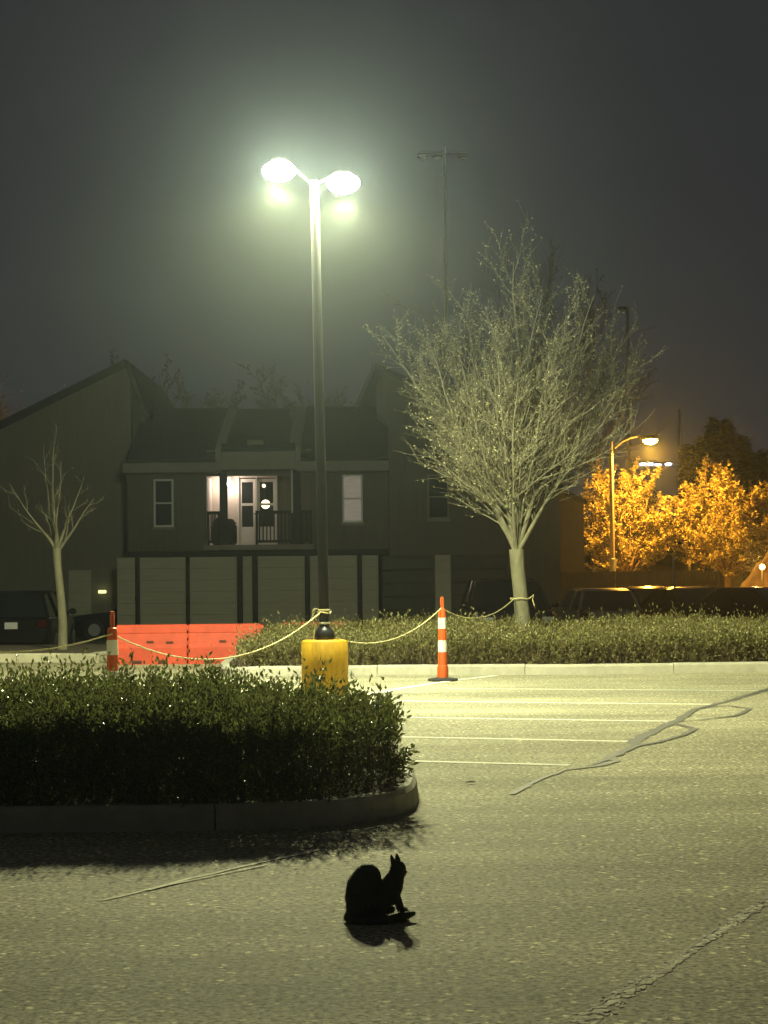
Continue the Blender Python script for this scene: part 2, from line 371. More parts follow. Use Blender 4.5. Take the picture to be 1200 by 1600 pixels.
crack([(900, 1592), (960, 1556), (1020, 1521), (1060, 1497), (1100, 1465), (1140, 1440), (1225, 1390)], [.006,.01,.008,.014,.012,.008,.014], 'tar', seed=11, z=0.004, jit=0.9)

# ------------------------------------------------------------------ kerbs and planting beds
def kerb(name, path, width, height, stone, z0=0.0, inset_left=True):
    root = thing(name, (0, 0, 0), kind='structure')
    pts = [Vector((p[0], p[1])) for p in path]
    # resample by arc length
    seg = [0]
    for i in range(len(pts)-1): seg.append(seg[-1]+(pts[i+1]-pts[i]).length)
    def at(s):
        s = max(0, min(seg[-1], s))
        for i in range(len(pts)-1):
            if s <= seg[i+1]+1e-9:
                t = (s-seg[i])/max(1e-9, seg[i+1]-seg[i]); return pts[i].lerp(pts[i+1], t)
        return pts[-1]
    s = 0.0
    while s < seg[-1]-0.05:
        e = min(s+stone, seg[-1]); a = s+0.005; b = e-0.005
        n = max(2, int((b-a)/0.25)); mb = MB(); vs = []
        jz = random.uniform(-0.006, 0.006)
        for k in range(n+1):
            q = a+(b-a)*k/n; p = at(q); d = (at(q+.03)-at(q-.03)).normalized(); nn = Vector((-d.y, d.x))
            if not inset_left: nn = -nn
            h = height+jz; gz = z0
            prof = [(0.0, gz-0.1), (0.0, gz), (0.015, gz+h-0.03), (0.04, gz+h), (width, gz+h), (width, gz-0.1)]
            vs += [(p.x+nn.x*o, p.y+nn.y*o, z) for o, z in prof]
        fs = []
        for k in range(n):
            for j in range(6): fs.append((k*6+j, k*6+(j+1)%6, k*6+6+(j+1)%6, k*6+6+j))
        fs += [tuple(range(5, -1, -1)), tuple(n*6+j for j in range(6))]
        mb.add(vs, fs).build('kerb_stone', 'kerb', root)
        s = e
    return root
def bed(name, poly, z):
    mb = MB(); mb.add([(p[0], p[1], z) for p in poly], [tuple(range(len(poly)))])
    return tag(mb.build(name, 'soil'), kind='structure')

tip = G(650, 1262)
near_path = [G(-420, 1306), G(-100, 1303), G(300, 1299), G(480, 1293), G(560, 1287), G(610, 1279), G(636, 1271), tip,
             Vector((tip.x+.03, tip.y+.5, 0)), Vector((tip.x+.02, tip.y+1.2, 0)), Vector((tip.x-.15, tip.y+1.75, 0)), Vector((tip.x-.6, tip.y+2.05, 0)), Vector((-4.6, tip.y+2.1, 0))]
kerb('near_kerb', near_path, 0.15, 0.155, 2.9)
bed('planting_bed', [(p[0]-(0.05 if p[0] > -4 else 0), p[1]+(0.06 if i < 8 else -0.06)) for i, p in enumerate(near_path)], 0.11)

far_front = [G(362, 1061), G(375, 1059), G(396, 1057.5), G(420, 1056.5), G(700, 1055), G(900, 1054), G(1250, 1050), G(1500, 1048)]
a = far_front[0]; far_path = [Vector((a.x-.4, a.y+4.5, 0)), Vector((a.x-.35, a.y+2.0, 0)), Vector((a.x-.2, a.y+.6, 0))]+far_front
far_path = [far_path[0], far_path[1], far_path[2]]+far_front[1:]
kerb('far_kerb', far_path, 0.16, 0.15, 2.15)
bed('far_planting_bed', [(p[0], p[1]+0.07) for p in far_path]+[(9, 37.5), (-3.0, 37.5)], 0.10)

lk = [G(-420, 1037), G(0, 1035), G(90, 1035), G(150, 1036), G(168, 1031)]
e = lk[-1]; left_path = lk+[Vector((e.x+.3, e.y+1.4, 0)), Vector((e.x+.4, e.y+5, 0))]
kerb('left_kerb', left_path, 0.16, 0.15, 2.6)
bed('left_planting_bed', [(p[0], p[1]+0.07) for p in left_path]+[(-15, e.y+5)], 0.10)

# ------------------------------------------------------------------ parking-lot light with two heads
LAMPY = 25.4
base_c = P(508, 1084, LAMPY); bxc = base_c.x
root = thing('parking_lot_light', (bxc, LAMPY, 0), 'tall black double-headed parking light on yellow concrete base, both lamps lit', 'lamp post')
zb = P(508, 999, LAMPY).z
MB().lathe([(0.285, -0.05), (0.29, zb*0.5), (0.287, zb-.03), (0.27, zb-.008), (0.0, zb)], (bxc, LAMPY, 0), 40).build('concrete_base', 'yellow', root, True)
c = P(500, 1062, LAMPY); MB().tube([(c.x, LAMPY-.28, c.z), (c.x, LAMPY-.325, c.z)], [.026, .026], 10).build('bolt_cap', 'rubber', root, True)
MB().sphere((c.x, LAMPY-.30, c.z+.035), .028).build('grounding_stud', 'white_band', root, True)
ztop = P(491, 283, LAMPY).z; xtop = P(491, 283, LAMPY).x
MB().lathe([(0.125, zb), (0.13, zb+.05), (0.115, zb+.11), (0.075, zb+.15), (0.06, zb+.16)], (bxc, LAMPY, 0), 28).build('base_cover', 'black_metal', root, True)
pol = MB().tube([(bxc+(xtop-bxc)*t, LAMPY, zb+.1+(ztop-zb-.1)*t) for t in (0, .02, .5, 1)], [.068, .066, .062, .055], 24).build('pole', 'black_metal', root, True)
for k in range(2):
    z = zb+.19+.16*k; x = bxc
    MB().lathe([(.0685, z), (.072, z+.006), (.072, z+.02), (.0685, z+.026)], (x, LAMPY, 0), 20).build('rope_wrap' if k else 'sticker_band', 'rope' if k else 'white_band', root, True)
LSTOPS = [(-1, .0), (-.05, .0), (0.04, .01), (.10, .02), (.17, .07), (.25, .36), (.33, .58), (.45, .60), (.6, .38), (.75, .22), (1, .115)]
MT['lamp_glass'] = emit('lamp_glass', (0.92, 1.0, 0.70), 1900)
for (px, py, sgn) in ((436, 270, -1), (536, 289, 1)):
    hc = P(px, py, LAMPY)
    tx = xtop+sgn*.04; tz = ztop-.03
    hd = MB()
    hd.tube([(tx, LAMPY, tz), (hc.x-sgn*.10, LAMPY, hc.z+.14)], [.018, .018], 10).build('arm', 'black_metal', root, True)
    hx0, hx1 = hc.x-.24, hc.x+.24
    h = MB(); h.lathe([(.10, .125), (.115, .135), (.10, .16), (.05, .175), (.0, .178)], (hc.x, LAMPY, hc.z), 28).build('lamp_head', 'housing', root, True)
    head = root.children[-1]
    g = MB(); g.lathe([(.0, -.10), (.08, -.095), (.145, -.065), (.19, -.02), (.205, .02), (.19, .065), (.14, .105), (.10, .128)], (hc.x, LAMPY, hc.z), 28)
    sub(g, 'lens', 'lamp_glass', head, root, True)
    lamp_light('lamp_light', root, (hc.x, LAMPY, hc.z-.21), (1.0, 0.97, 0.46), 7400, LSTOPS, .05)

# ------------------------------------------------------------------ traffic delineators
def delineator(loc, label):
    r = thing('traffic_delineator', loc, label, 'traffic post', 'orange and white delineator posts')
    b = MB(); b.lathe([(.205, 0), (.21, .02), (.20, .035), (.10, .05), (.0, .05)], loc, 8); b.build('rubber_base', 'rubber', r)
    b = MB(); b.lathe([(.078, .045), (.078, .19), (.074, .21), (.066, .215), (.052, .95), (.046, .985), (.03, .995), (0, .995)], loc, 20).build('post', 'orange', r, True)
    for z0, z1 in ((.40, .56), (.72, .87)):
        ra = .066-(z0-.215)*.019+.0015; rb = .066-(z1-.215)*.019+.0015
        MB().lathe([(ra-.003, z0-.001), (ra, z0), (rb, z1), (rb-.003, z1+.001)], loc, 20).build('reflective_band', 'white_band', r, True)
    x, y, z = loc
    MB().tube([(x-.012, y, z+.98), (x-.014, y, z+1.10), (x-.010, y, z+1.155), (x+.010, y, z+1.155), (x+.014, y, z+1.10), (x+.012, y, z+.98)], .011, 8).build('handle', 'orange', r, True)
    return r
dr = G(692, 1064); delineator((dr.x, dr.y, 0), 'orange delineator post with white bands standing alone on the open stall lines')
dlY = 20.6; dl = P(176, 1065, dlY); dleft = delineator((dl.x, dlY, 0), 'dimly lit delineator post rising behind the near hedge beside orange barrier')

# ------------------------------------------------------------------ ropes
def sag_pts(a, b, sag, n=24):
    a = Vector(a); b = Vector(b)
    return [a.lerp(b, i/n)-Vector((0, 0, sag*4*(i/n)*(1-i/n))) for i in range(n+1)]
def rope(pts, label, extra=()):
    mb = MB().tube(pts, .0078, 6)
    for e in extra: mb.tube(e, .0068, 6)
    o = mb.build('rope', 'rope', smooth=True); return tag(o, label, 'rope', 'yellow rope spans')
pl = Vector((dl.x, dlY-.055, 0)); pl.z = P(176, 990, dlY).z
off = P(-150, 996, 19.5)
rope(sag_pts(off, pl, .16, 40), 'yellow rope sagging to the left edge from delineator by the barrier')
tie = P(503, 957, LAMPY); tie = Vector((tie.x-.02, LAMPY-.07, tie.z))
lo = [tie+Vector((math.cos(a)*.045-.05, -.02, math.sin(a)*.05-.0)) for a in [k*math.pi/6 for k in range(13)]]
tail = [tie+Vector((-.06, -.02, .03)), tie+Vector((-.10, -.03, -.05)), tie+Vector((-.06, -.03, -.20)), tie+Vector((-.09, -.04, -.34)), tie+Vector((-.22, -.03, -.36))]
coil = [Vector((bxc+.082*math.cos(a), LAMPY+.082*math.sin(a), tie.z+.01*math.sin(2*a))) for a in [k*math.pi/10 for k in range(21)]]
rope(sag_pts(pl, tie, .40), 'yellow rope drooping across the orange barriers to the light pole', (lo, tail, coil))
pr = Vector((dr.x-.01, dr.y-.02, P(688, 950, dr.y).z)); st = P(516, 995, LAMPY); st = Vector((bxc+.1, LAMPY-.05, tie.z-.30))
rope(sag_pts(st, pr, .24), 'pale rope between yellow light base and lone delineator post')
TREEY = 33.5; tb = P(817, 1000, TREEY); tt = P(812, 935, TREEY); tt = Vector((tt.x-.1, TREEY-.11, tt.z))
knot = [tt+Vector((.1+.155*math.cos(a), .11+.155*math.sin(a), .01*math.sin(3*a))) for a in [k*math.pi/10 for k in range(21)]]
bow = [tt+Vector((.25, 0, 0)), tt+Vector((.32, -.02, .06)), tt+Vector((.30, -.02, -.02)), tt+Vector((.33, -.03, -.12))]
rope(sag_pts(pr, tt, .22), 'greyish rope tied round the trunk of the lit tree', (knot, bow))

# ------------------------------------------------------------------ orange water barriers
def barrier(x0, x1, Y, zt, label, knob=True):
    zt = zt; cx = (x0+x1)/2; r = thing('water_barrier', (cx, Y, 0), label, 'barrier', 'orange water barriers')
    d = .16
    prof = [(-d, 0), (-d, zt*.42), (-d*.72, zt*.52), (-d*.66, zt*.78), (-d*.70, zt*.80), (-d*.70, zt-.02), (-d*.6, zt), (d*.6, zt), (d*.7, zt-.02), (d*.66, zt*.52), (d, zt*.42), (d, 0)]
    n = len(prof); vs = []; xs_ = [x0+.012, x0+.03, x1-.03, x1-.012]
    for i, x in enumerate(xs_):
        k = .94 if i in (0, 3) else 1.0
        vs += [(x, Y+p[0]*k, p[1] if p[1] == 0 else p[1]*(1-(1-k)*.3)) for p in prof]
    fs = [(i*n+j, i*n+(j+1)%n, i*n+n+(j+1)%n, i*n+n+j) for i in range(3) for j in range(n)]
    fs += [tuple(range(n-1, -1, -1)), tuple(3*n+j for j in range(n))]
    MB().add(vs, fs).build('body', 'barrier', r)
    L = x1-x0
    for fx, z0, z1, dy in ((.48, zt*.52, zt*.60, -d*.70), (.75, zt*.50, zt*.58, -d*.72), (.30, .006, .07, -d), (.66, .006, .075, -d)):
        x = x0+fx*L; wd = .065 if z0 > .1 else .085
        MB().box((x-wd, Y+dy-.006, z0), (x+wd, Y+dy+.03, z1), .01).build('fork_slot', 'dark_slot', r)
    if knob:
        for k in range(5):
            z = zt*(.08+.19*k)
            MB().lathe([(.04, z), (.05, z+.01), (.05, z+zt*.12), (.04, z+zt*.13)], (x1, Y-.03, 0), 14).build('hinge_knuckle', 'barrier', r, True)
    return r
BY = 34.3; bp0 = P(184, 1032, BY)
zt = P(240, 976, BY).z
xx = [P(p, 1000, BY).x for p in (182, 294, 408, 520, 560)]
barrier(xx[0], xx[1], BY, zt, 'leftmost orange plastic water barrier beside the delineator post')
barrier(xx[1], xx[2], BY+.02, zt, 'orange water barrier half hidden by left end of the grassy island')
b3 = P(440, 1000, 38.6).x; barrier(b3, b3+1.27, 38.6, P(490, 972, 38.6).z, 'orange barrier peeking over the island plants behind the light pole', False)

# ------------------------------------------------------------------ hedges
def hedge(name, label, x0, x1, y0, y1, hfun, nspr, per, leaf, Lw, m, shoots, seed, edge=None, stem_m='dark_bark', zb=.1):
    rg = np.random.default_rng(seed); cx = (x0+x1)/2
    r = thing(name, (cx, y0, zb), label, 'hedge')
    X = rg.uniform(x0, x1, nspr*3); Y = rg.uniform(y0, y1, nspr*3)
    k = rg.random(nspr*3); front = k < .38
    Y[front] = y0+np.abs(rg.normal(0, .10, front.sum()))
    if edge is not None:
        keep = edge(X, Y); X = X[keep]; Y = Y[keep]
    X = X[:nspr]; Y = Y[:nspr]; n = len(X); k = rg.random(n)
    H = hfun(X, Y)*(1+.05*np.sin(X*9+Y*5)+.04*np.sin(X*23+1))
    # sprig bases: shell of top and front, plus inside
    Z = np.where(k < .55, H-np.abs(rg.normal(0, .06, n)), H*rg.random(n))
    isf = (Y-y0) < .2
    Z = np.where(isf & (k > .3), H*rg.random(n)**.8, Z)
    isS = rg.random(n) < shoots; Z = np.where(isS & (Z > H*.85), H+rg.random(n)*.02, Z)
    base = np.stack([X, Y, zb+np.maximum(Z-.08, .0)], 1)
    d = rg.normal(0, .35, (n, 3)); d[:, 2] = .9+rg.random(n)*.5
    ff = isf & (rg.random(n) < .8); d[ff, 1] -= .9*rg.random(ff.sum()); d[ff, 2] *= .6
    d = norm(d); slen = leaf*(2.6+1.6*rg.random((n, 1))); slen[isS] *= 1.7
    pos = []; ax = []
    for i in range(per):
        t = (i+.6)/per
        p = base+d*slen*t; phi = rg.random((n, 1))*6.28+i*2.4
        rr = norm(np.cross(d, rg.normal(size=(n, 3)))); a = d*(.55+.5*t)+rr*(.95-.5*t)
        pos.append(p); ax.append(a)
    v, f = leaf_geo(np.concatenate(pos), np.concatenate(ax), leaf, leaf*Lw, rg)
    fast_mesh('foliage', v, [f], m, r, r.location)['kind'] = 'stuff'
    # stems: three-sided twigs
    tip = base+d*slen; root_ = base-np.array([[0, 0, .22]])*(base[:, 2:3] > zb+.2)
    sd = norm(np.cross(d, np.array([[.3, .8, .1]])))*leaf*.035
    s2 = norm(np.cross(d, sd))*leaf*.035
    vv = np.stack([root_+sd, root_-sd*.5+s2*.8, root_-sd*.5-s2*.8, tip], 1).reshape(-1, 3); kk = np.arange(n)[:, None]*4
    ft = np.concatenate([kk+np.array([[0, 1, 3]]), kk+np.array([[1, 2, 3]]), kk+np.array([[2, 0, 3]])])
    fast_mesh('stems', vv, [ft], stem_m, r, r.location)['kind'] = 'stuff'
    return r
hx1 = tip.x-.12; hy0 = 12.42; hy1 = tip.y+1.85
def nh(X, Y):
    h = .63-.12*np.clip((X+1.3)/1.0, 0, 1)
    t = np.clip((Y-hy0)/.55, 0, 1); h = h*(.80+.20*np.sin(t*1.57))
    h *= np.clip(.80+.20*np.sqrt(np.clip((hx1-X)/.22, 0, 1)), .7, 1)
    return h
def nedge(X, Y):
    # rounded nose following the kerb
    front = np.interp(X, [-5, -.95, -.35, -.05, .12], [hy0, hy0, hy0+.12, hy0+.38, hy0+.75])
    return (Y > front) & (X < hx1-np.clip((Y-hy1+.5), 0, 1)*.5)
def push(X, Y): return nedge(X, Y)
hd = hedge('hedge', 'dark leafy hedge with upright shoots filling the near kerbed island', -4.4, hx1, hy0, hy1, nh, 13500, 5, .048, .42, 'leaf_near', .10, 3, nedge)
# low sprays that hang over the kerb at the hedge nose, and a few long shoots
rg = np.random.default_rng(5); pos = []; ax = []; stv = MB()
def shoot(b, d, L, nl, lf):
    b = Vector(b); d = Vector(d).normalized(); pts = []
    for i in range(6):
        t = i/5; pts.append(b+d*L*t+Vector((0, 0, -.12*L*t*t))+Vector(rg.normal(0, .006, 3)))
    stv.tube(pts, [.003*(1-.7*i/5) for i in range(6)], 4)
    for i in range(nl):
        t = .35+.65*i/nl; q = pts[min(5, int(t*5))]; a = Vector(rg.normal(0, 1, 3)); a = (a-d*a.dot(d)).normalized()*.8+d*.7
        pos.append(q); ax.append(a)
for k in range(16):
    z0 = .12+rg.random()*.22; shoot((hx1-.10+rg.random()*.10, hy0+.62+rg.random()*.4, z0), (.55+rg.random()*.5, -.5*rg.random(), .35+.6*rg.random()), .14+.10*rg.random(), 7, .05)
for px, py in ((205, 1050), (232, 1043), (330, 1030), (345, 1045), (60, 1055), (90, 1052), (20, 1062), (400, 1062), (470, 1066), (130, 1058), (290, 1058), (560, 1082), (590, 1090), (265, 1060), (430, 1064)):
    Y = 13.0+rg.random()*.5; q = P(px, py, Y); L = .16+.06*rg.random()
    shoot((q.x, Y, q.z-L*.9), (rg.normal(0, .18), rg.normal(0, .18), 1), L, 9, .05)
v, f = leaf_geo(np.array([tuple(p) for p in pos]), np.array([tuple(a) for a in ax]), .055, .022, rg)
fast_mesh('shoot_leaves', v, [f], 'leaf_near', hd, hd.location)['kind'] = 'stuff'
stv.build('shoot_stems', 'dark_bark', hd)['kind'] = 'stuff'

fy0 = far_front[3].y+.18
def fh(X, Y):
    x0 = far_path[2].x+.1
    h = .44+.03*np.sin(X*1.7)+.025*np.sin(X*4.1+Y)
    h *= np.clip(.45+.55*np.sqrt(np.clip((X-x0)/.75, 0, 1)), .3, 1)
    t = np.clip((Y-fy0)/.45, 0, 1); return h*(.72+.28*np.sin(t*1.57))
def fedge(X, Y):
    ctr = P(817, 1000, TREEY).x
    return (X > far_path[2].x+.12+np.clip(.5-(Y-fy0), 0, .5)*.6)
hedge('far_hedge', 'pale straw-green ground cover shrubs in the far kerbed island', far_path[2].x, 7.6, fy0, 36.6, fh, 17000, 4, .062, .45, 'leaf_far', .06, 4, fedge, 'tan_bark')

# ------------------------------------------------------------------ trees
def make_tree(name, label, loc, H, spread, trunk_h, trunk_r, nlimb, nbr, ntw, nleaf, leaf, bark, leafm, seed, group=None, up=0.5, dense=1.0, lean=0.0, crown=None, leader=True, cat='tree', low=.55, tws=1.0):
    rg = random.Random(seed); nr = np.random.default_rng(seed)
    r = thing(name, loc, label, cat, group); O = Vector(loc)
    trunk = MB(); tw = MB(); lp = []; la = []
    tp = [O+Vector((lean*trunk_h*t+.03*math.sin(5*t), .02*math.sin(4*t), trunk_h*t-.1)) for t in (0, .08, .3, .6, .85, 1.0)]
    trunk.tube(tp, [trunk_r*1.35, trunk_r*1.12, trunk_r, trunk_r*.9, trunk_r*.88, trunk_r*.95], 12)
    top = tp[-1]; crownH = H-trunk_h
    def limb(p0, d0, L, r0, segs, upf, wob):
        pts = [Vector(p0)]; d = Vector(d0).normalized()
        for i in range(segs):
            d = (d+Vector((rg.gauss(0, wob), rg.gauss(0, wob), rg.gauss(0, wob*.6)+upf))).normalized(); pts.append(pts[-1]+d*(L/segs))
        return pts
    limbs = []
    for i in range(nlimb):
        a = 2*math.pi*(i*.381966)+rg.uniform(-.3, .3); q = (i+.5)/nlimb
        if leader and i == 0: tilt = .04
        else: tilt = .22+.85*q*(.7+.3*rg.random())*spread
        d = Vector((math.cos(a)*math.sin(tilt), math.sin(a)*math.sin(tilt), math.cos(tilt)))
        L = crownH*(.98-.44*q)*rg.uniform(.88, 1.05)
        p0 = top+Vector((0, 0, -trunk_h*.06*rg.random()))+d*trunk_r*.3
        pts = limb(p0, d, L, 0, 9, .055*up*2*math.sin(tilt), .055)
        r0 = trunk_r*(.62 if i == 0 else rg.uniform(.34, .48) if i < 6 else rg.uniform(.14, .28)); rad = [r0*(1-.93*(k/9)**.65)+.003 for k in range(10)]
        trunk.tube(pts, rad, 7, False); limbs.append((pts, rad))
    for pts, rad in limbs:
        for b in range(nbr):
            t = .16+.82*(b+rg.random()*.8)/nbr; f = t*9; k = min(8, int(f)); p = pts[k].lerp(pts[k+1], f-k); dm = (pts[k+1]-pts[k]).normalized()
            a = Vector((rg.gauss(0, 1), rg.gauss(0, 1), rg.gauss(0, .6))); a = (a-dm*a.dot(dm)).normalized()
            d = dm*.75+a*rg.uniform(.45, .85); L = crownH*rg.uniform(.16, .36)*(1.05-.55*t)
            bp = limb(p, d, L, 0, 5, .07*up*2, .09); br = max(.0035, rad[k]*.36)
            tw.tube(bp, [br*(1-.75*j/5)+.002*tws for j in range(6)], 4, False)
            for q in range(ntw):
                tt = .15+.85*(q+rg.random())/ntw; g = tt*5; kk = min(4, int(g)); p2 = bp[kk].lerp(bp[kk+1], g-kk); d2 = (bp[kk+1]-bp[kk]).normalized()
                a = Vector((rg.gauss(0, 1), rg.gauss(0, 1), rg.gauss(0, 1))); a = (a-d2*a.dot(d2)).normalized()
                d3 = d2*.8+a*.65+Vector((0, 0, .15)); L2 = L*rg.uniform(.25, .5)
                tp2 = limb(p2, d3, L2, 0, 3, .05, .12); tw.tube(tp2, [.0045*tws, .004*tws, .003*tws, .0022*tws], 3, False)
                for m_ in range(nleaf):
                    j = rg.random()*3; kj = min(2, int(j)); lp.append(tp2[kj].lerp(tp2[kj+1], j-kj)); la.append(Vector((rg.gauss(0, 1), rg.gauss(0, 1), rg.gauss(-.1, .8))))
    trunk.build('trunk', bark, r, True)
    tw.build('branches', bark, r)['kind'] = 'stuff'
    if lp:
        lp = np.array([tuple(p) for p in lp]); la = np.array([tuple(p) for p in la])
        v, f = leaf_geo(lp, la, leaf, leaf*.5, nr)
        fast_mesh('crown', v, [f], leafm, r, r.location)['kind'] = 'stuff'
    return r
make_tree('tree', 'pale-barked vase-shaped tree with sparse leaves lit beside the rope', (tb.x, TREEY, .1), 6.8, .54, 1.85, .135, 24, 19, 11, 3, .05, 'bark', 'leaf_tree', 12, lean=-.03, up=.55)
q = P(97, 1008, 38.5); make_tree('tree', 'thin pale trunk between the parked black car and carport screens', (q.x, 38.5, .1), 4.4, .7, 2.0, .085, 6, 5, 4, 1, .03, 'bark', 'leaf_tree', 21, up=.4, lean=-.03)

# ------------------------------------------------------------------ apartment building
B = thing('apartment_building', (0, 60, -.5), 'two-storey olive apartment block with lit balcony and slatted carport screens', 'building')
def q2(px, py, Y): p = W(px, py, Y); return (p.x, p.z)
def part(name, m, rects, Y0, Y1, bev=0.0):      # rects of (px0,py0,px1,py1) at depth Y0
    mb = MB()
    for (a, b_, c_, d_) in rects:
        p = W(a, b_, Y0); q = W(c_, d_, Y0); mb.box((p.x, Y0, p.z), (q.x, Y1, q.z), bev)
    return mb.build(name, m, B)
def spart(name, m, parent, rects, Y0, Y1, bev=0.0):
    mb = MB()
    for (a, b_, c_, d_) in rects:
        p = W(a, b_, Y0); q = W(c_, d_, Y0); mb.box((p.x, Y0, p.z), (q.x, Y1, q.z), bev)
    return sub(mb, name, m, parent, B)
GB = 996
# left wing, set back
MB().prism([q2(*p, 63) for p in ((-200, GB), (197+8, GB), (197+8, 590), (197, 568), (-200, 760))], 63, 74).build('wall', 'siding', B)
a, b_ = W(-206, 760, 63), W(199, 564, 63)
MB().slab((a.x, 62.75, a.z), (b_.x, 62.75, b_.z), (b_.x, 74, b_.z), (a.x, 74, a.z), (0, 0, .13)).build('roof', 'shingle', B)
MB().slab((a.x, 62.7, a.z-.14), (b_.x, 62.7, b_.z-.14), (b_.x, 62.74, b_.z-.14), (a.x, 62.74, a.z-.14), (0, 0, .27)).build('rake_board', 'dark_wood', B)
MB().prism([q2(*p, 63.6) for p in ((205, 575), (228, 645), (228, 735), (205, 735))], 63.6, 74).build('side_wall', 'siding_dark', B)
a, b_ = W(197, 566, 63.2), W(229, 652, 63.2)
MB().slab((a.x, 63.1, a.z), (b_.x, 63.1, b_.z), (b_.x, 74, b_.z), (a.x, 74, a.z), (.14, 0, .10)).build('steep_roof', 'shingle', B)
part('utility_panel', 'screen', [(106, 886, 141, 956)], 62.93, 63.2, .01)
# main block upper wall with balcony recess
YW = 60.5
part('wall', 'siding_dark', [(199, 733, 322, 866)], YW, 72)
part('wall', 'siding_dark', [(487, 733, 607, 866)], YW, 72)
part('balcony_header', 'siding_dark', [(322.3, 700, 486.7, 741)], YW, YW+.25)
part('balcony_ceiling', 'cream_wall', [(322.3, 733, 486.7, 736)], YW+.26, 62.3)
YR = 62.3
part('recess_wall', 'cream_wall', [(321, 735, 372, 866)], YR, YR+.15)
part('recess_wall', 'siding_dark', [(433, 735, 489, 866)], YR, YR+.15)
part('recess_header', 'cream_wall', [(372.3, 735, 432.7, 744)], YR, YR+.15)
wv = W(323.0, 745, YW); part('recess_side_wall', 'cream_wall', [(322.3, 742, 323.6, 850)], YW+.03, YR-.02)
part('balcony_deck', 'trim', [(318, 849, 490, 857)], 60.15, YR)
part('floor_band', 'dark_wood', [(199, 857.5, 606, 866)], 60.42, YW-.01)
# room behind the balcony door
mb = MB(); p = W(360, 742, YR+.2); q = W(470, 852, YR+.2)
x0, x1, z0, z1 = p.x, q.x, q.z, p.z
mb.box((x0, 66, z0), (x1, 66.1, z1)); mb.box((x0-.1, YR+.16, z0), (x0, 66, z1)); mb.box((x1, YR+.16, z0), (x1+.1, 66, z1)); mb.box((x0, YR+.16, z0-.1), (x1, 66, z0)); mb.box((x0, YR+.16, z1), (x1, 66, z1+.1))
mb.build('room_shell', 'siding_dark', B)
# french doors
def door(px0, px1, py0, py1, Y, clear):
    d = part('door', 'white_frame', [(px0, py0, px0+4, py1), (px1-4, py0, px1, py1), (px0+4, py0, px1-4, py0+5), (px0+4, py0+38, px1-4, py0+42), (px0+4, py1-28, px1-4, py1)], Y, Y+.06)
    spart('pane', 'glass_clear' if clear else 'glass_dark', d, [(px0+4, py0+5, px1-4, py0+38)], Y+.02, Y+.035)
    spart('pane', 'glass_clear' if clear else 'glass_dark', d, [(px0+4, py0+42, px1-4, py1-28)], Y+.02, Y+.035)
    h = W(px1-2, py0+55, Y-.02); sub(MB().sphere((h.x, h.y-.02, h.z), .03), 'handle', 'galv', d, B)
door(374, 399.5, 746, 849, YR+.02, False)
door(402, 431, 746, 849, YR+.03, True)
part('door_frame', 'white_frame', [(371.6, 744, 373.7, 849), (399.8, 744, 401.7, 849), (431.3, 744, 433.4, 849)], YR-.03, YR+.12)
# windows
def window(px0, py0, px1, py1, Y, m, fm='white_frame'):
    t = 3.0; mid = (py0+py1)/2
    f = part('window', fm, [(px0, py0, px0+t, py1), (px1-t, py0, px1, py1), (px0+t, py0, px1-t, py0+t), (px0+t, py1-t, px1-t, py1), (px0+t, mid-1.2, px1-t, mid+1.2)], Y-.06, Y+.02)
    spart('pane', m, f, [(px0+t, py0+t, px1-t, mid-1.2)], Y-.03, Y-.012)
    spart('pane', m, f, [(px0+t, mid+1.2, px1-t, py1-t)], Y-.03, Y-.012)
    spart('sill', 'trim', f, [(px0-2, py1, px1+2, py1+4)], Y-.10, Y-.002)
    return f
MT['blind_lit'] = mat('lit_blind', (0.5, 0.47, 0.42), 0.8, var=0.2, scale=2, stretch=(1, 1, 12))
b = MT['blind_lit'].node_tree.nodes['Principled BSDF']; b.inputs['Emission Color'].default_value = (1, .82, .70, 1); b.inputs['Emission Strength'].default_value = .12; MT['blind_lit'].cycles.emission_sampling = 'NONE'
window(240, 745, 271, 820, YW, 'glass_dark')
window(535, 741, 567, 816, YW, 'blind_lit')
# eaves, roof, parapets
part('eave_fascia', 'trim', [(192, 719, 345, 735)], 59.9, YW-.02, .02)
part('eave_fascia', 'trim', [(464, 719, 609, 735)], 59.9, YW-.02, .02)
part('balcony_fascia', 'trim', [(346, 703, 463, 731)], 59.55, 59.75, .02)
part('balcony_soffit', 'siding_dark', [(347, 727, 462, 730)], 59.77, YW-.02)
p = W(346, 704, 59.6); q = W(463, 704, 59.6); p2 = W(352, 641, 65.0); q2_ = W(452, 641, 65.0)
rf = MB().slab(p, q, q2_, p2, (0, 0, .1)).build('roof', 'shingle', B)
sub(MB().box(W(387, 698, 60.1), W(413, 685, 60.1)+Vector((0, .6, 0)), .02), 'roof_vent', 'trim', rf, B)
for (c0, c1) in ((197, 345), (464, 608)):
    p = W(c0, 719, 59.9); q = W(c1, 719, 59.9); r1 = W(c1, 639, 65); r0 = W(c0, 639, 65); r0.x = p.x; r1.x = q.x
    MB().slab(p, q, r1, r0, (0, 0, .1)).build('roof', 'shingle', B)
    MB().slab(r0, r1, (r1.x, 72, p.z), (r0.x, 72, p.z), (0, 0, .1)).build('rear_roof', 'shingle', B)
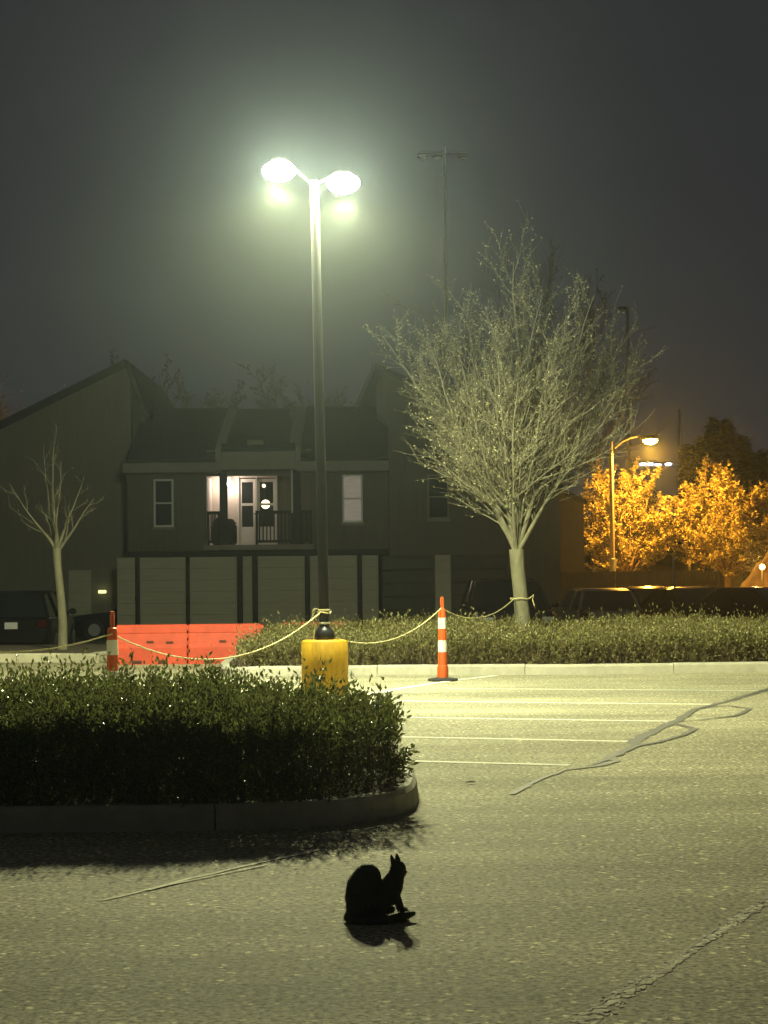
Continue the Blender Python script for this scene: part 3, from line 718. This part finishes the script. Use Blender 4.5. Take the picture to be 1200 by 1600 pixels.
for (c0, c1) in ((337, 352), (452, 470)):
    a0 = W(c0, 716, 59.75); a1 = W(c1, 716, 59.75); t0 = W(c0, 632, 65); dx = a1.x-a0.x
    MB().add([(a0.x, 59.75, a0.z-.3), (a1.x, 59.75, a1.z-.3), (a1.x, 66, a1.z-.3), (a0.x, 66, a0.z-.3), (a0.x, 59.75, a0.z+.35), (a1.x, 59.75, a0.z+.35), (a1.x, 65, t0.z), (a0.x, 65, t0.z), (a0.x, 66, t0.z), (a1.x, 66, t0.z)],
             [(0, 1, 5, 4), (4, 5, 6, 7), (7, 6, 9, 8), (1, 2, 9, 6, 5), (3, 0, 4, 7, 8), (2, 3, 8, 9), (0, 3, 2, 1)]).build('parapet_wall', 'trim', B)
# balcony posts, pipe, railings
part('post', 'dark_wood', [(343, 731, 355, 858)], 60.16, 60.40, .02)
part('post', 'dark_wood', [(458, 731, 470, 858)], 60.16, 60.40, .02)
pp = W(456.5, 733, 60.1); pq = W(456.5, 800, 60.1); MB().tube([pp, pq], .028, 8).build('downspout', 'white_frame', B, True)
def railing(px0, px1, n):
    r_ = part('railing', 'dark_wood', [(px0, 796, px1, 801), (px0, 842, px1, 846), (px0, 796, px0+3.5, 849), (px1-3.5, 796, px1, 849)], 60.18, 60.26)
    for i in range(n):
        c_ = px0+6+(px1-px0-12)*i/max(1, n-1); spart('baluster', 'dark_wood', r_, [(c_-1, 801, c_+1, 842)], 60.20, 60.23)
railing(399, 457, 9); railing(323.5, 343, 4); railing(470.5, 487, 3)
MT['porch_glass'] = emit('porch_glass', (1.0, .86, .74), 14)
pc = W(358, 753, YR-.2); pl_ = part('porch_light', 'white_frame', [(355, 743, 361, 748)], YR-.14, YR-.002)
sub(MB().sphere((pc.x, pc.y, pc.z), .085), 'globe', 'porch_glass', pl_, B, True)
lamp_light('porch_lamp', B, (pc.x, pc.y-.14, pc.z-.03), (1, .80, .66), 26, [(-1, 1), (1, 1)], .04)
# interior lamps
MT['bulb'] = emit('bulb_glass', (1.0, .74, .45), 6)
for (x_, y_, r_) in ((412.5, 757, .055), (415, 786, .14)):
    c_ = W(x_, y_, 63.6); o = thing('hanging_lamp', (c_.x, 63.6, c_.z), 'small bright bulb seen through the balcony door glass' if r_ < .1 else 'larger glowing globe lamp inside, lower of two seen through balcony door', 'lamp')
    MB().sphere((c_.x, 63.6, c_.z), r_).build('globe', 'bulb', o, True)
    MB().tube([(c_.x, 63.6, c_.z+r_), (c_.x, 63.6, z1-.002)], .01, 5).build('cord', 'dark_wood', o)
# covered grill on the balcony
g0 = W(330, 851, 60.5); gx = W(350, 848.8, 60.8)
go = thing('covered_grill', (gx.x, 60.85, gx.z), 'black covered grill standing on the balcony left of the doors', 'grill')
MB().box((gx.x-.36, 60.6, gx.z), (gx.x+.36, 61.1, gx.z+.62), .06).build('cover', 'dark_wood', go)
MB().prism([(gx.x-.36, gx.z+.62), (gx.x+.36, gx.z+.62), (gx.x+.25, gx.z+.76), (gx.x-.2, gx.z+.8)], 60.62, 61.08).build('lid', 'dark_wood', go)
# carport: screens of horizontal slats, posts, back wall
part('carport_wall', 'dark_door', [(150, 868, 607, GB)], 67.0, 67.2)
part('carport_ceiling', 'dark_wood', [(199, 862, 607, 865)], 60.6, 67)
for (a_, b2) in ((182, 210), (217.5, 289), (295.5, 369), (378.5, 393), (402, 475), (483.5, 557), (565, 590)):
    s_ = part('screen_stile', 'screen', [(a_, 867, a_+2.2, GB)], 60.30, 60.36); part('screen_stile', 'screen', [(b2-2.2, 867, b2, GB)], 60.30, 60.36)
    for k in range(7):
        y0_ = 867.3+k*18; spart('slat', 'screen', s_, [(a_+2.4, y0_, b2-2.4, min(y0_+17.6, GB))], 60.27+.003*(k % 2), 60.34)
for (a_, b2) in ((210.6, 217), (289.5, 295), (369.5, 378), (393.5, 401.5), (475.5, 483), (557.5, 564.5)):
    part('carport_post', 'dark_wood', [(a_+.8, 866.5, b2-.8, GB)], 60.40, 60.6)
# right wing
MB().prism([q2(*p, 60.2) for p in ((608, GB), (875, GB), (875, 712), (604, 583), (590, 600), (590, 640), (608, 660))], 60.2, 73).build('wall', 'siding_dark', B)
a, b_ = W(588, 574, 60.2), W(885, 715, 60.2)
MB().slab((a.x, 59.9, a.z), (b_.x, 59.9, b_.z), (b_.x, 73, b_.z), (a.x, 73, a.z), (0, 0, .14)).build('roof', 'shingle', B)
a, b_ = W(560, 640, 62), W(588, 578, 62)
MB().slab((a.x, 61.5, a.z), (b_.x, 61.5, b_.z), (b_.x, 73, b_.z), (a.x, 73, a.z), (-.06, 0, .14)).build('steep_roof', 'shingle', B)
window(668, 742, 702, 812, 60.2, 'glass_dark', 'siding')
for (a_, b2) in ((596, 676), (706, 790)):
    d_ = part('garage_door', 'dark_door', [(a_, 868, b2, 870)], 60.08, 60.19)
    for k in range(6): spart('door_panel', 'dark_door', d_, [(a_, 870.6+k*21, b2, 890+k*21)], 60.11, 60.19, .012)
part('door_pier', 'screen', [(679, 868, 703, GB)], 60.13, 60.19)
# added glowing box on the left wing, imitates a lamp's reflection
lw = W(158, 920, 62.8); lo_ = thing('reflection_glint', (lw.x, 62.85, lw.z), 'small added yellow glow beside the carport standing in for a reflection', 'lamp')
MT['glint_glow'] = emit('reflected_glow', (.9, .95, .35), 1.6)
MB().box((lw.x-.11, 62.78, lw.z-.05), (lw.x+.13, 62.9, lw.z+.05), .02).build('glass', 'glint_glow', lo_)  # emissive box as the reflected glint, no lamp inside
MB().box((lw.x-.05, 62.9, lw.z-.03), (lw.x+.05, 62.998, lw.z+.03)).build('glint_mount', 'dark_wood', lo_)

# ------------------------------------------------------------------ cars
def car(name, loc, rz, paint_, L, Wd, H, kind, label, rear=False, body='suv'):
    """local: front at -y, wheels on z=0"""
    r = bpy.data.objects.new(name, None); COL.objects.link(r); tag(r, label, 'car', 'parked cars')
    def bl(mb, n, m, p=r, smooth=True):
        o = mb.build(n, m, None, smooth); o.parent = p; return o
    hw = Wd/2; belt = H*(.62 if body == 'suv' else .64); hood = H*(.60 if body == 'suv' else .58); bz = .22
    # lower body loft along y: (y, halfwidth, zbottom, ztop)
    if body == 'suv': st = [(-.5, .80, .34, hood*.80), (-.475, .93, .25, hood*.92), (-.40, .985, bz, hood*.97), (-.22, 1.0, bz, hood*1.02), (-.16, 1.0, bz, belt), (.40, 1.0, bz, belt), (.47, .97, .27, belt), (.5, .88, .36, belt*.93)]
    else: st = [(-.5, .76, .30, hood*.74), (-.47, .92, .22, hood*.86), (-.38, .98, bz*.9, hood*.94), (-.22, 1.0, bz*.9, hood*1.02), (-.16, 1.0, bz*.9, belt), (.28, 1.0, bz*.9, belt), (.44, .97, .24, belt*.99), (.49, .90, .30, belt*.92), (.5, .84, .34, belt*.85)]
    def ring(y, k, zb_, zt_):
        wv_ = hw*k; e = .09
        return [(-wv_+e, y, zb_), (wv_-e, y, zb_), (wv_-.01, y, zb_+e), (wv_, y, (zb_+zt_)*.55), (wv_*.985, y, zt_-e*1.1), (wv_-e*1.2, y, zt_), (-wv_+e*1.2, y, zt_), (-wv_*.985, y, zt_-e*1.1), (-wv_, y, (zb_+zt_)*.55), (-wv_+.01, y, zb_+e)]
    vs = []; fs = []
    for (y, k, zb_, zt_) in st: vs += ring(y*L, k, zb_, zt_)
    n = 10
    for i in range(len(st)-1):
        for j in range(n): fs.append((i*n+j, i*n+(j+1)%n, i*n+n+(j+1)%n, i*n+n+j))
    fs += [tuple(range(n-1, -1, -1)), tuple((len(st)-1)*n+j for j in range(n))]
    bl(MB().add(vs, fs), 'body', paint_)
    # greenhouse
    f0, f1, r1_, r0_ = ((-.18, -.05, .40, .475) if body == 'suv' else (-.18, .0, .22, .38))
    wb = hw*.93; wt = hw*.72; zr = H
    A = [(-wb, f0*L, belt-.02), (wb, f0*L, belt-.02), (wb, r0_*L, belt-.02), (-wb, r0_*L, belt-.02)]
    T = [(-wt, f1*L, zr-.05), (wt, f1*L, zr-.05), (wt, r1_*L, zr-.05), (-wt, r1_*L, zr-.05)]
    bl(MB().add(A+T, [(0, 1, 5, 4), (1, 2, 6, 5), (2, 3, 7, 6), (3, 0, 4, 7)]), 'window_glass', 'glass_dark', smooth=False)
    rm = MB(); e = .06
    rm.add([(-wt-.01, f1*L-.03, zr-.06), (wt+.01, f1*L-.03, zr-.06), (wt+.01, r1_*L+.03, zr-.06), (-wt-.01, r1_*L+.03, zr-.06),
            (-wt+.08, f1*L+.12, zr-.005), (wt-.08, f1*L+.12, zr-.005), (wt-.08, r1_*L-.12, zr), (-wt+.08, r1_*L-.12, zr)],
           [(0, 1, 5, 4), (1, 2, 6, 5), (2, 3, 7, 6), (3, 0, 4, 7), (4, 5, 6, 7)])
    bl(rm, 'roof', paint_)
    for sx in (-1, 1):
        for (pa, pb) in (((sx*wb, f0*L, belt-.03), (sx*wt, f1*L, zr-.05)), ((sx*wb, r0_*L, belt-.03), (sx*wt, r1_*L, zr-.05)), ((sx*wb*1.0, (f0*.4+r0_*.6)*L*.75, belt-.03), (sx*wt, (f1*.4+r1_*.6)*L*.9, zr-.05))):
            bl(MB().tube([pa, pb], [.05, .04], 6), 'pillar', paint_)
        m = MB().sphere((sx*(hw+.10), f0*L+.12, belt+.06), .10, (1.0, .55, .75)); m.tube([(sx*(hw-.04), f0*L+.12, belt+.0), (sx*(hw+.06), f0*L+.12, belt+.05)], .025, 6)
        bl(m, 'mirror', paint_)
        for wy in (-.31, .30):
            wr = .36 if body == 'suv' else .32
            t = MB(); x0_ = sx*(hw-.20); x1_ = sx*(hw+.015)
            t.tube([(x0_, wy*L, wr), (x0_+sx*.03, wy*L, wr), (x1_-sx*.03, wy*L, wr), (x1_, wy*L, wr)], [wr*.92, wr, wr, wr*.92], 20)
            ty = bl(t, 'tyre', 'rubber'); rim = MB().tube([(x1_-sx*.01, wy*L, wr), (x1_+sx*.012, wy*L, wr)], [wr*.62, wr*.55], 14)
            bl(rim, 'rim', 'rim', ty)
        hl = MB().box((sx*hw*.56, -.5*L-.005, hood*.70), (sx*hw*.90, -.462*L, hood*.86), .03); bl(hl, 'headlight', 'headlight')
        tl = MB().box((sx*hw*.66, .48*L, belt*.72), (sx*hw*.92, .505*L, belt*.92), .03); bl(tl, 'tail_light', 'taillight')
    bl(MB().box((-hw*.5, -.503*L, hood*.46), (hw*.5, -.47*L, hood*.74), .03), 'grille', 'rubber')
    s_ = .506*L if rear else -.508*L; zp = belt*.70 if rear else hood*.52
    bl(MB().box((-.155, s_-.008, zp), (.155, s_+.008, zp+.16)), 'licence_plate', 'plate', smooth=False)
    r.location = loc; r.rotation_euler = (0, 0, rz)
    return r
def place(px, Y): return (P(px, 960, Y).x, Y, ground_z(Y))
car('parked_car', place(43, 51.5), math.pi, 'car_black', 4.5, 1.86, 1.60, 'suv', 'black SUV with pale licence plate parked at the left edge', True)
cl = W(108, 960, 61.6); car('parked_car', (cl.x+2.2, 61.75, -.5), -math.pi/2, 'car_black', 4.4, 1.75, 1.42, 'sedan', 'dark car nosing out of the carport behind the thin trunk', False, 'sedan')
car('parked_car', place(792, 49), .05, 'car_dark', 4.7, 1.95, 1.78, 'suv', 'large black SUV in shadow directly behind the lit tree trunk')
car('parked_car', place(928, 56), math.pi+.1, 'car_grey', 4.4, 1.74, 1.46, 'sedan', 'grey car with orange glint on roof right of the tree', True, 'suv')
car('parked_car', place(1010, 64), math.pi-.1, 'car_dark', 4.4, 1.74, 1.42, 'sedan', 'low dark car half hidden between the grey car and thin post', True, 'sedan')
car('parked_car', place(1088, 56), .35, 'car_black', 4.6, 1.8, 1.46, 'sedan', 'black sedan with pale roof glint right of the thin metal post', False, 'sedan')
car('parked_car', place(1195, 54), .9, 'car_black', 4.6, 1.8, 1.46, 'sedan', 'dark sedan cut off by the right edge below the glowing mound', False, 'sedan')

# ------------------------------------------------------------------ orange street lamp and its trees
SY = 78.0; sp = P(958, 940, SY)
S = thing('street_lamp', (sp.x, SY, ground_z(SY)), 'tall street lamp with curved arm glowing orange above the right-hand trees', 'lamp post')
pt = P(957, 690, SY); MB().tube([(sp.x, SY, -.5), (sp.x, SY, pt.z*.5), (sp.x, SY, pt.z)], [.11, .09, .075], 12).build('pole', 'pole_tan', S, True)
MB().tube([(sp.x, SY, pt.z-.1), (sp.x, SY, P(957, 682, SY).z)], [.05, .015], 8).build('finial', 'pole_tan', S, True)
sl = P(958, 893, SY).z; MB().lathe([(.105, sl), (.125, sl+.02), (.125, sl+.48), (.10, sl+.5)], (sp.x, SY, 0), 14).build('sleeve', 'galv', S, True)
a1 = P(960, 700, SY); a2 = P(972, 690, SY); a3 = P(985, 684, SY); a4 = P(1000, 681, SY)
MB().tube([(p.x, SY, p.z) for p in (a1, a2, a3, a4)], [.045, .04, .035, .035], 8).build('arm', 'pole_tan', S, True)
hcn = P(1014, 685, SY)
hd_ = MB().sphere((hcn.x, SY, hcn.z+.03), .36, (1.1, .55, .35)).build('lamp_head', 'housing', S, True)
MT['sodium_glass'] = emit('sodium_glass', (1.0, .36, .03), 300); MT['sodium_glass'].cycles.emission_sampling = 'NONE'
sub(MB().sphere((hcn.x+.04, SY, hcn.z-.06), .28, (1.0, .62, .62)), 'lens', 'sodium_glass', hd_, S, True)
HST = [(-1, .05), (0, .12), (.1, .35), (.3, 1), (1, 1)]
lamp_light('sodium_light', S, (hcn.x+.04, SY-.05, hcn.z-.36), (1.0, .46, .05), 9500, HST, .06)
q = P(980, 905, 82); make_tree('tree', 'rounded tree glowing orange directly beside the street lamp pole', (q.x, 82, -.5), 6.5, 1.1, 1.75, .13, 21, 15, 7, 9, .15, 'tan_bark', 'leaf_orange', 31, 'trees under the orange lamp', up=.5, leader=True)
q = P(1140, 925, 81); make_tree('tree', 'broad orange-lit tree at the right with forking trunk', (q.x, 81, -.5), 6.2, 1.2, 1.65, .17, 23, 15, 7, 9, .15, 'tan_bark', 'leaf_orange', 33, 'trees under the orange lamp', up=.4)
# thin signpost beside the cars
q = P(1052, 870, 57); sg = thing('metal_post', (q.x, 57, ground_z(57)), 'thin metal post standing among the parked cars at right', 'post')
MB().tube([(q.x, 57, -.5), (q.x, 57, q.z)], .035, 8).build('post', 'galv', sg, True)
MB().lathe([(.045, q.z-.02), (.05, q.z), (.03, q.z+.05), (0, q.z+.06)], (q.x, 57, 0), 10).build('cap', 'galv', sg, True)
# mulch mound with a low lamp at the right edge
q = P(1210, 945, 70); md = MB(); nU = 22; nV = 12; vs = []; rg_ = random.Random(4)
for j in range(nV):
    for i in range(nU):
        u = i/(nU-1); v = j/(nV-1); h = min(1, u/.44)**.9*math.sin(v*math.pi)*3.0
        vs.append((q.x-2.0+u*5.2, 68.6+v*3.4, -.55+h*(1+rg_.uniform(-.07, .07))))
md.add(vs, [(j*nU+i, j*nU+i+1, (j+1)*nU+i+1, (j+1)*nU+i) for j in range(nV-1) for i in range(nU-1)])
tag(md.build('mulch_mound', 'mulch', smooth=True), 'orange-lit sloping mulch mound behind the cars at right edge', 'mound')
q = P(1191, 886, 67.6); MT['garden_glass'] = emit('garden_glass', (1, .5, .1), 30); gl = thing('garden_lamp', (q.x, 67.6, -.5), 'low orange lamp burning above the mound at the right edge', 'lamp')
MB().tube([(q.x, 67.6, -.5), (q.x, 67.6, q.z-.08)], .03, 8).build('post', 'dark_wood', gl)
MB().sphere((q.x, 67.6, q.z), (.09)).build('globe', 'garden_glass', gl, True)
lamp_light('garden_light', gl, (q.x-.25, 67.3, q.z+.2), (1, .5, .08), 420, [(-1, 1), (1, 1)], .05)

# ------------------------------------------------------------------ background: houses, fence, masts, dark trees
N = thing('dark_house', (6.6, 76, -.5), 'unlit dark house end between the apartments and the orange trees', 'house')
MB().prism([q2(*p, 75) for p in ((860, 990), (912, 990), (912, 792), (878, 774), (860, 775))], 75, 86).build('wall', 'dark_door', N)
a, b_ = W(856, 762, 75), W(916, 791, 75)
MB().slab((a.x, 74.7, a.z), (b_.x, 74.7, b_.z), (b_.x, 86, b_.z), (a.x, 86, a.z), (0, 0, .15)).build('roof', 'shingle', N)
Hs = thing('low_house', (16, 93, -.5), 'long low dark house with porch posts behind the orange trees', 'house')
def hp(name, m, r_, Y0, Y1): 
    mb = MB()
    for (a_, b2, c_, d_) in r_:
        p = W(a_, b2, Y0); q = W(c_, d_, Y0); mb.box((p.x, Y0, p.z), (q.x, Y1, q.z))
    return mb.build(name, m, Hs)
hp('wall', 'dark_door', [(880, 872, 1320, 985)], 95, 101)
hp('porch_beam', 'trim', [(880, 868, 1320, 872)], 93, 93.2)
for x_ in (925, 1000, 1075, 1115, 1190): hp('porch_post', 'trim', [(x_, 872.3, x_+3, 985)], 93, 93.15)
for x_ in (940, 1025, 1090, 1160): hp('window', 'glass_dark', [(x_, 885, x_+24, 915)], 94.9, 94.99)
p0, p1 = W(870, 868, 92.6), W(1330, 868, 92.6); p2, p3 = W(1330, 800, 98), W(870, 800, 98)
MB().slab(p0, p1, (p1.x, 98, p0.z+1.6), (p0.x, 98, p0.z+1.6), (0, 0, .12)).build('roof', 'shingle', Hs)
Fc = thing('board_fence', (9, 73, -.5), 'dark board fence running behind the parked cars at right', 'fence')
p = W(872, 897, 73); q = W(1125, 960, 73); nb = 46; w_ = (q.x-p.x)/nb
bm_ = MB().box((-w_*.47, -.015, 0), (w_*.47, .015, 1.9)); first = None
for i in range(nb):
    if first is None:
        o = bm_.build('board', 'dark_wood', None); o.parent = Fc; first = o
    else: o = first.copy(); COL.objects.link(o); o.parent = Fc
    o.location = (p.x+w_*(i+.5)-9, random.uniform(-.006, .006), random.uniform(-.02, .02)+(p.z-1.42)-.0+0.02)
MB().box((p.x, 73.03, p.z-.4), (q.x, 73.08, p.z-.3)).build('rail', 'dark_wood', Fc)

def mast(px, pytop, Y, label, heads, arm=None):
    c_ = P(px, pytop, Y); r = thing('floodlight_mast', (c_.x, Y, -.5), label, 'floodlight mast', 'distant floodlight masts')
    MB().tube([(c_.x, Y, -.5), (c_.x, Y, c_.z)], [.16, .09], 10).build('pole', 'galv', r, True)
    if arm: 
        a_ = P(arm[0], arm[2], Y); b2 = P(arm[1], arm[2], Y); MB().tube([a_, b2], .05, 8).build('crossarm', 'galv', r)
    for (hx, hy, lit) in heads:
        h = P(hx, hy, Y); o = MB().sphere((h.x, Y, h.z), .26, (1.2, .8, .55)).build('flood_head', 'housing', r, True)
        sub(MB().sphere((h.x, Y-.08, h.z-.07), .2, (1.1, .7, .5)), 'lens', lit, o, r, True)
    return r
MT['cold_lamp'] = emit('cold_lamp', (.62, .72, 1.0), 9)
MT['blue_lamp'] = emit('blue_lamp', (.25, .40, 1.0), 4)
mast(694, 229, 118, 'tall distant unlit floodlight mast with crossarm rising above the tree', [(660, 245, 'plate'), (684, 245, 'plate'), (724, 246, 'plate')], (652, 730, 240))
mast(980, 478, 118, 'distant plain mast rising right of the bare tree crown', [(972, 482, 'galv')])
mast(1061, 640, 125, 'distant mast with row of bluish-white lamps above the orange trees', [(1004, 723, 'cold_lamp'), (1016, 723, 'cold_lamp'), (1028, 724, 'cold_lamp'), (1044, 723, 'cold_lamp')], (998, 1062, 728))
mast(1200, 700, 125, 'distant mast with small blue lamps at the right edge', [(1189, 744, 'blue_lamp'), (1197, 742, 'blue_lamp')], (1186, 1202, 748))

bt = [(262, 545, 92, 'bare dark tree behind the left roof, widest crown', 41), (352, 585, 98, 'small bare dark tree behind the roof beside first parapet', 42), (450, 560, 95, 'bare dark tree behind the roof left of the light pole', 43), (530, 585, 100, 'bare dark tree behind the roof right of the light pole', 44)]
for (px, py, Y, lab, sd) in bt:
    c_ = P(px, py, Y); make_tree('tree', lab, (c_.x, Y, -.5), c_.z+.5, 1.15, (c_.z)*.35, .2, 13, 13, 9, 3, .16, 'dark_bark', 'needle', sd, 'bare trees behind the apartments', up=.5, tws=5)
c_ = P(2, 535, 84); make_tree('tree', 'bare tree lit faintly orange at left edge above the sloping roof', (c_.x, 84, -.5), c_.z+.5, 1.2, c_.z*.4, .2, 12, 11, 6, 2, .10, 'tan_bark', 'leaf_orange', 46, up=.5)
assumed_lamp = copy_tree(S)  # assumed street lamp, unseen; added to tint the left-edge tree orange
for ch in assumed_lamp.children:
    if ch.type == 'LIGHT': ch.data = ch.data.copy(); ch.data.energy = 2500
assumed_lamp.location = (c_.x-4.2, 82, -.5); assumed_lamp['label'] = 'assumed orange street lamp, added out of view behind the left wing of the apartments'
c_ = P(860, 330, 70); make_tree('tree', 'tall hazy bare tree looming dimly behind the lit tree', (c_.x-.3, 76, -.5), c_.z+1.0, 1.0, 4.0, .22, 15, 13, 8, 3, .10, 'dark_bark', 'needle', 47, up=.6, tws=3)

def conifer(px, py, Y, wd, label, seed):
    c_ = P(px, py, Y); H = c_.z+.5; r = thing('conifer', (c_.x, Y, -.5), label, 'tree', 'dark conifers at the right')
    rg = np.random.default_rng(seed)
    MB().tube([(c_.x, Y, -.5), (c_.x, Y, c_.z-.2)], [.22, .03], 8).build('trunk', 'dark_bark', r, True)
    n = 2600; t = rg.random(n)**.75; ang = rg.random(n)*6.283; R = wd*(1.02-t)*(.75+.25*np.sin(t*60+ang*2))*np.sqrt(rg.random(n))
    pos = np.stack([c_.x+R*np.cos(ang), Y+R*np.sin(ang), -.3+t*H-R*.25], 1)
    ax = np.stack([np.cos(ang), np.sin(ang), -.25+rg.normal(0, .3, n)], 1)
    v, f = leaf_geo(pos, ax, .75, .22, rg); fast_mesh('crown', v, [f], 'needle', r, r.location)['kind'] = 'stuff'
for (px, py, wd, lab, sd) in ((1085, 705, 1.5, 'short dark conifer left of the group behind orange tree', 1), (1105, 690, 1.6, 'dark conifer second from left of the right-hand group', 2), (1125, 664, 1.7, 'tallest dark conifer of the right-hand group', 3), (1150, 690, 1.7, 'dark conifer right of the tallest one', 4), (1180, 715, 1.7, 'low dark conifer nearest the right edge', 5)):
    conifer(px, py, 108, wd, lab, sd)

# fallen leaf on the asphalt
q = G(735, 1225); lf = MB().add([(q.x-.045, q.y, .012), (q.x, q.y-.03, .02), (q.x+.05, q.y+.005, .014), (q.x+.005, q.y+.03, .022), (q.x, q.y, .010)], [(0, 1, 4), (1, 2, 4), (2, 3, 4), (3, 0, 4)])
tag(lf.build('fallen_leaf', 'dark_bark'), 'single dark fallen leaf on the asphalt right of the hedge', 'leaf')

# ------------------------------------------------------------------ the cat
CY = G(592, 1436).y; SC = CY/FPX
def cp_(px, py, dy=0.0): p = P(px, py, CY); return Vector((p.x, CY+dy, max(p.z, .004)))
cm = MB()
def blob(px, py, r, dy=0, sc=(1, 1, 1)): cm.sphere(cp_(px, py, dy), r*SC, sc, 20, 14)
def chain(pts, n=8):
    """pts: (px,py,r,dy) tapered run of overlapping spheres"""
    for (a, b_) in zip(pts[:-1], pts[1:]):
        for i in range(n):
            t = i/n; cm.sphere(cp_(a[0]+(b_[0]-a[0])*t, a[1]+(b_[1]-a[1])*t, a[3]+(b_[3]-a[3])*t), (a[2]+(b_[2]-a[2])*t)*SC, (1, 1, 1), 12, 8)
    l = pts[-1]; blob(l[0], l[1], l[2], l[3])
# arched back and haunches
chain([(574, 1371, 22, .0), (567, 1386, 26, .0), (566, 1402, 27, .0), (570, 1414, 26, .0), (585, 1410, 22, 0)], 6)
blob(562, 1414, 21, -.055); blob(564, 1414, 21, .055)
chain([(557, 1420, 15, -.075), (575, 1429, 8, -.08), (603, 1431, 6.5, -.075)], 8)      # near hind leg and foot
chain([(560, 1420, 15, .075), (585, 1429, 8, .08), (612, 1425, 6, .07)], 8)
# chest, shoulders, neck
chain([(585, 1408, 21, 0), (602, 1398, 20, 0), (611, 1386, 18.5, 0), (617, 1373, 14.5, .0), (622, 1361, 11.5, .0)], 7)
# forelegs
chain([(615, 1396, 10, -.035), (624, 1409, 5.5, -.035), (628, 1420, 4.6, -.035), (637, 1425, 5, -.04)], 7)
chain([(615, 1396, 10, .035), (622, 1410, 5.5, .035), (624, 1422, 4.6, .035), (633, 1424, 5, .03)], 7)
# head, muzzle, ears
blob(622, 1357, 12.5, .0, (1, 1.05, 1)); blob(629, 1363, 6.5, .012); blob(627, 1367, 5.5, .01)
for (bx_, by_, tx_, ty_, dy) in ((616, 1350, 610.5, 1333.5, -.014), (622, 1347, 619.5, 1334, .020)):
    b0 = cp_(bx_, by_, dy); t0 = cp_(tx_, ty_, dy*1.2); cm.tube([b0.lerp(t0, -.2), b0.lerp(t0, .3), b0.lerp(t0, .75), t0], [.015, .0125, .007, .0025], 10)
# tail curled on the ground round the haunch to the front
chain([(549, 1423, 8, -.02), (547, 1429, 9.5, -.07), (556, 1433, 10, -.115), (578, 1435, 10, -.135), (604, 1433, 8.5, -.125), (628, 1427, 7.5, -.09), (646, 1424, 3.5, -.05)], 9)
catv = [(v[0], v[1], max(v[2], .003)) for v in cm.v]
tmp = bpy.data.meshes.new('cat_tmp'); tmp.from_pydata(catv, [], cm.f); to = bpy.data.objects.new('cat_tmp', tmp); COL.objects.link(to)
md1 = to.modifiers.new('r', 'REMESH'); md1.mode = 'VOXEL'; md1.voxel_size = .0035; md1.use_smooth_shade = True
md2 = to.modifiers.new('s', 'SMOOTH'); md2.factor = .5; md2.iterations = 6
dg = bpy.context.evaluated_depsgraph_get(); ev = to.evaluated_get(dg); cme = bpy.data.meshes.new_from_object(ev)
bpy.data.objects.remove(to)
cat_loc = cp_(592, 1436); cat_loc.z = 0
cme.transform(Matrix.Translation(-cat_loc)); cme.materials.clear(); cme.materials.append(MT['fur']); cme.name = 'body'
cat = thing('cat', cat_loc, 'black cat sitting hunched on the asphalt with ears raised', 'cat')
cb = bpy.data.objects.new('body', cme); COL.objects.link(cb); cb.parent = cat
# short coat
nv = len(cme.vertices); co = np.empty(nv*3, np.float32); cme.vertices.foreach_get('co', co); co = co.reshape(-1, 3)
no = np.empty(nv*3, np.float32); cme.vertices.foreach_get('normal', no); no = no.reshape(-1, 3)
rg = np.random.default_rng(9); k = rg.choice(nv, min(nv, 15000), replace=False); k = k[co[k, 2] > .008]
ax = no[k]*.55+np.array([[-.25, 0, -.75]])+rg.normal(0, .25, (len(k), 3)); ax = norm(ax)
sd = norm(np.cross(ax, no[k]))*.0011; Lh = .007+.006*rg.random((len(k), 1)); b0 = co[k]-no[k]*.001
v = np.stack([b0+sd, b0-sd, b0+ax*Lh], 1).reshape(-1, 3); v[:, 2] = np.maximum(v[:, 2], .002)
fm = fast_mesh('fur', v, [np.arange(len(k)*3).reshape(-1, 3)], 'fur', cat, (0, 0, 0)); fm['kind'] = 'stuff'
MT['cat_eye'] = mat('cat_eye', (.25, .22, .04), .08)
for dy in (-.018, .026):
    e_ = cp_(630.5, 1356, dy); MB().sphere(e_, .005).build('eye', 'cat_eye', cat, True)
e_ = cp_(635.5, 1362.5, .012); MB().sphere(e_, .0035).build('nose', 'rubber', cat, True)

# ------------------------------------------------------------------ night haze
hz = MB().box((-160, -35, -2), (160, 210, 30)).build('haze', 'asphalt'); tag(hz, kind='stuff')
hm = bpy.data.materials.new('haze'); hm.use_nodes = True; n = hm.node_tree; n.nodes.clear()
ho = n.nodes.new('ShaderNodeOutputMaterial'); pv = n.nodes.new('ShaderNodeVolumePrincipled')
pv.inputs['Color'].default_value = (.82, .95, 1.0, 1); pv.inputs['Density'].default_value = .00055; pv.inputs['Density Attribute'].default_value = ''; hm.cycles.homogeneous_volume = True; pv.inputs['Anisotropy'].default_value = 0.9
n.links.new(pv.outputs[0], ho.inputs['Volume']); hz.data.materials.clear(); hz.data.materials.append(hm)
